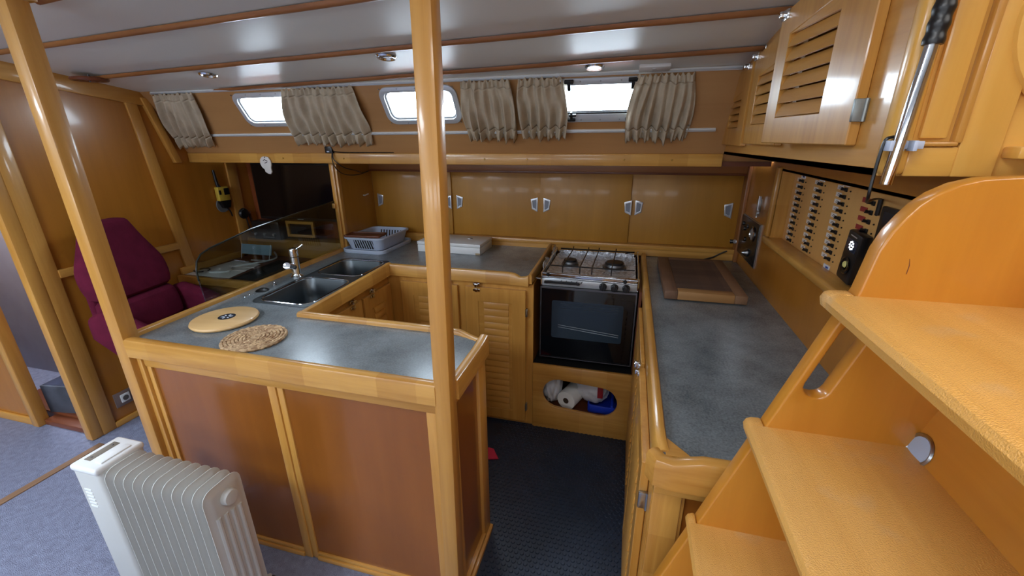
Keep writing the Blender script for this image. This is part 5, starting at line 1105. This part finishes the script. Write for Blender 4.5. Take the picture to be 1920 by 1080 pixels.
# white case
wc = thing('white_case', 'flat white metal case with a small latch behind the centre post', 'case', (-1.033, 2.452, DZ), rotz=-0.02)
obj('body', one(box, -0.207, 0.207, -0.112, 0.112, 0.0, 0.044, 0.004), WHITE, wc, local=True); obj('lid', one(box, -0.209, 0.209, -0.114, 0.114, 0.045, 0.066, 0.005), WHITE, wc, local=True)
bm = NB(); lathe(bm, [(0.013, 0.066), (0.012, 0.069), (0.004, 0.070)], (0.085, 0.03, 0), n=16); obj('latch', bm, SILVER, wc, local=True)
bm = NB(); box(bm, 0.080, 0.108, 0.022, 0.028, 0.066, 0.0695, 0.001); obj('latch_arm', bm, BLACK, wc, local=True)
bm = NB(); box(bm, 0.178, 0.208, -0.1152, -0.1135, 0.002, 0.012); obj('worn_corner', bm, plain('rust_wear', srgb(170, 150, 118), 0.8, var=(90, 0.4)), wc, local=True, smooth=False, label='rusty worn patch')
# shelf ornaments
om = thing('shell_ornament', 'white shell-shaped hanging ornament on the shelf fascia above the television', 'ornament', (-2.145, 2.214, 1.42))
bm = NB(); outl = [(-0.020, 0.050), (-0.036, 0.036), (-0.042, 0.012), (-0.034, -0.010), (-0.016, -0.026), (-0.014, -0.040), (0.004, -0.050), (0.022, -0.054), (0.034, -0.040), (0.032, -0.016), (0.040, 0.004), (0.038, 0.028), (0.024, 0.048), (0.004, 0.052)]
plate(bm, 'xz', outl, [], -0.004, 0.006, r=0.004); obj('shell', bm, plain('shell_white', srgb(214, 210, 204), 0.5), om, local=True)
for (a, b, c, d) in ((-0.012, 0.028, 0.002, 0.034), (0.004, 0.030, 0.018, 0.024), (-0.004, 0.012, 0.014, 0.018), (0.0, 0.044, 0.006, 0.050)):
    bm = NB(); tube(bm, [(a, -0.0045, b), (c, -0.0045, d)], 0.0022, 5); obj('painted_mark', bm, plain('brown_paint', srgb(70, 50, 44), 0.6), om, local=True)
sd = thing('power_adapter', 'small black adapter on the shelf edge below the wide curtain', 'adapter', (-1.686, 2.222, 1.490))
bm = NB(); box(bm, -0.026, 0.022, -0.012, 0.018, 0.000, 0.044, 0.004); obj('case', bm, BLACK, sd, local=True)
bm = NB(); tube(bm, [(-0.006, 0, 0.043), (-0.006, 0, 0.056)], 0.005, 8); obj('plug', bm, BLACK, sd, local=True)
obj('label_plate', one(box, -0.012, 0.004, -0.0126, -0.0118, 0.006, 0.013), GREYPL, sd, local=True)
for pts, lab in (([(-1.668, 2.216, 1.498), (-1.666, 2.205, 1.45), (-1.655, 2.22, 1.40), (-1.66, 2.30, 1.365), (-1.675, 2.45, 1.352), (-1.697, 2.60, 1.362)], 'black cable looping low from the adapter to the sliding doors'),
                 ([(-1.664, 2.216, 1.496), (-1.655, 2.206, 1.455), (-1.62, 2.24, 1.41), (-1.62, 2.35, 1.385), (-1.66, 2.48, 1.362), (-1.694, 2.60, 1.364)], 'second thin cable hanging in the upper loop below the adapter'),
                 ([(-1.664, 2.222, 1.500), (-1.60, 2.228, 1.494), (-1.45, 2.23, 1.4935), (-1.28, 2.232, 1.4935)], 'black cable lying along the top of the shelf edge')):
    bm = NB(); tube(bm, smooth_path(pts, 6), 0.0028, 6); tag(obj('cable', bm, BLACK), lab, 'cable')
# socket on the bulkhead, box in the passage
so = thing('wall_socket', 'grey framed mains socket low on the left bulkhead', 'socket', (XL, 1.475, 0.15))
bm = NB(); box(bm, 0, 0.008, -0.055, 0.055, -0.044, 0.044, 0.003); obj('plate', bm, plain('socket_grey', srgb(122, 104, 98), 0.35), so, local=True)
bm = NB(); box(bm, 0.007, 0.014, -0.026, 0.022, -0.024, 0.026, 0.003); obj('insert', bm, WHITE, so, local=True)
bm = NB(); lathe(bm, [(0.016, 0.0138), (0.015, 0.0146)], (0, -0.002, 0), (1, 0, 0), 18); obj('well', bm, plain('socket_well', srgb(90, 86, 84), 0.6), so, local=True)
pb = thing('printed_box', 'black and grey printed carton lying inside the passage', 'box', (-3.03, 1.47, 0.05), rotz=0.15)
bm = NB(); box(bm, -0.20, 0.20, -0.09, 0.12, 0.0, 0.18, 0.003); obj('carton', bm, plain('printed_card', srgb(70, 74, 84), 0.6, var=(7, 0.5)), pb, local=True)
obj('print_panel', one(box, 0.0, 0.20, -0.0915, -0.0895, 0.02, 0.16), plain('print_black', srgb(18, 18, 22), 0.4), pb, local=True)
obj('lid_print', one(box, -0.19, 0.19, -0.08, 0.11, 0.1795, 0.1812), plain('print_navy', srgb(40, 46, 66), 0.4, var=(12, 0.5)), pb, local=True)
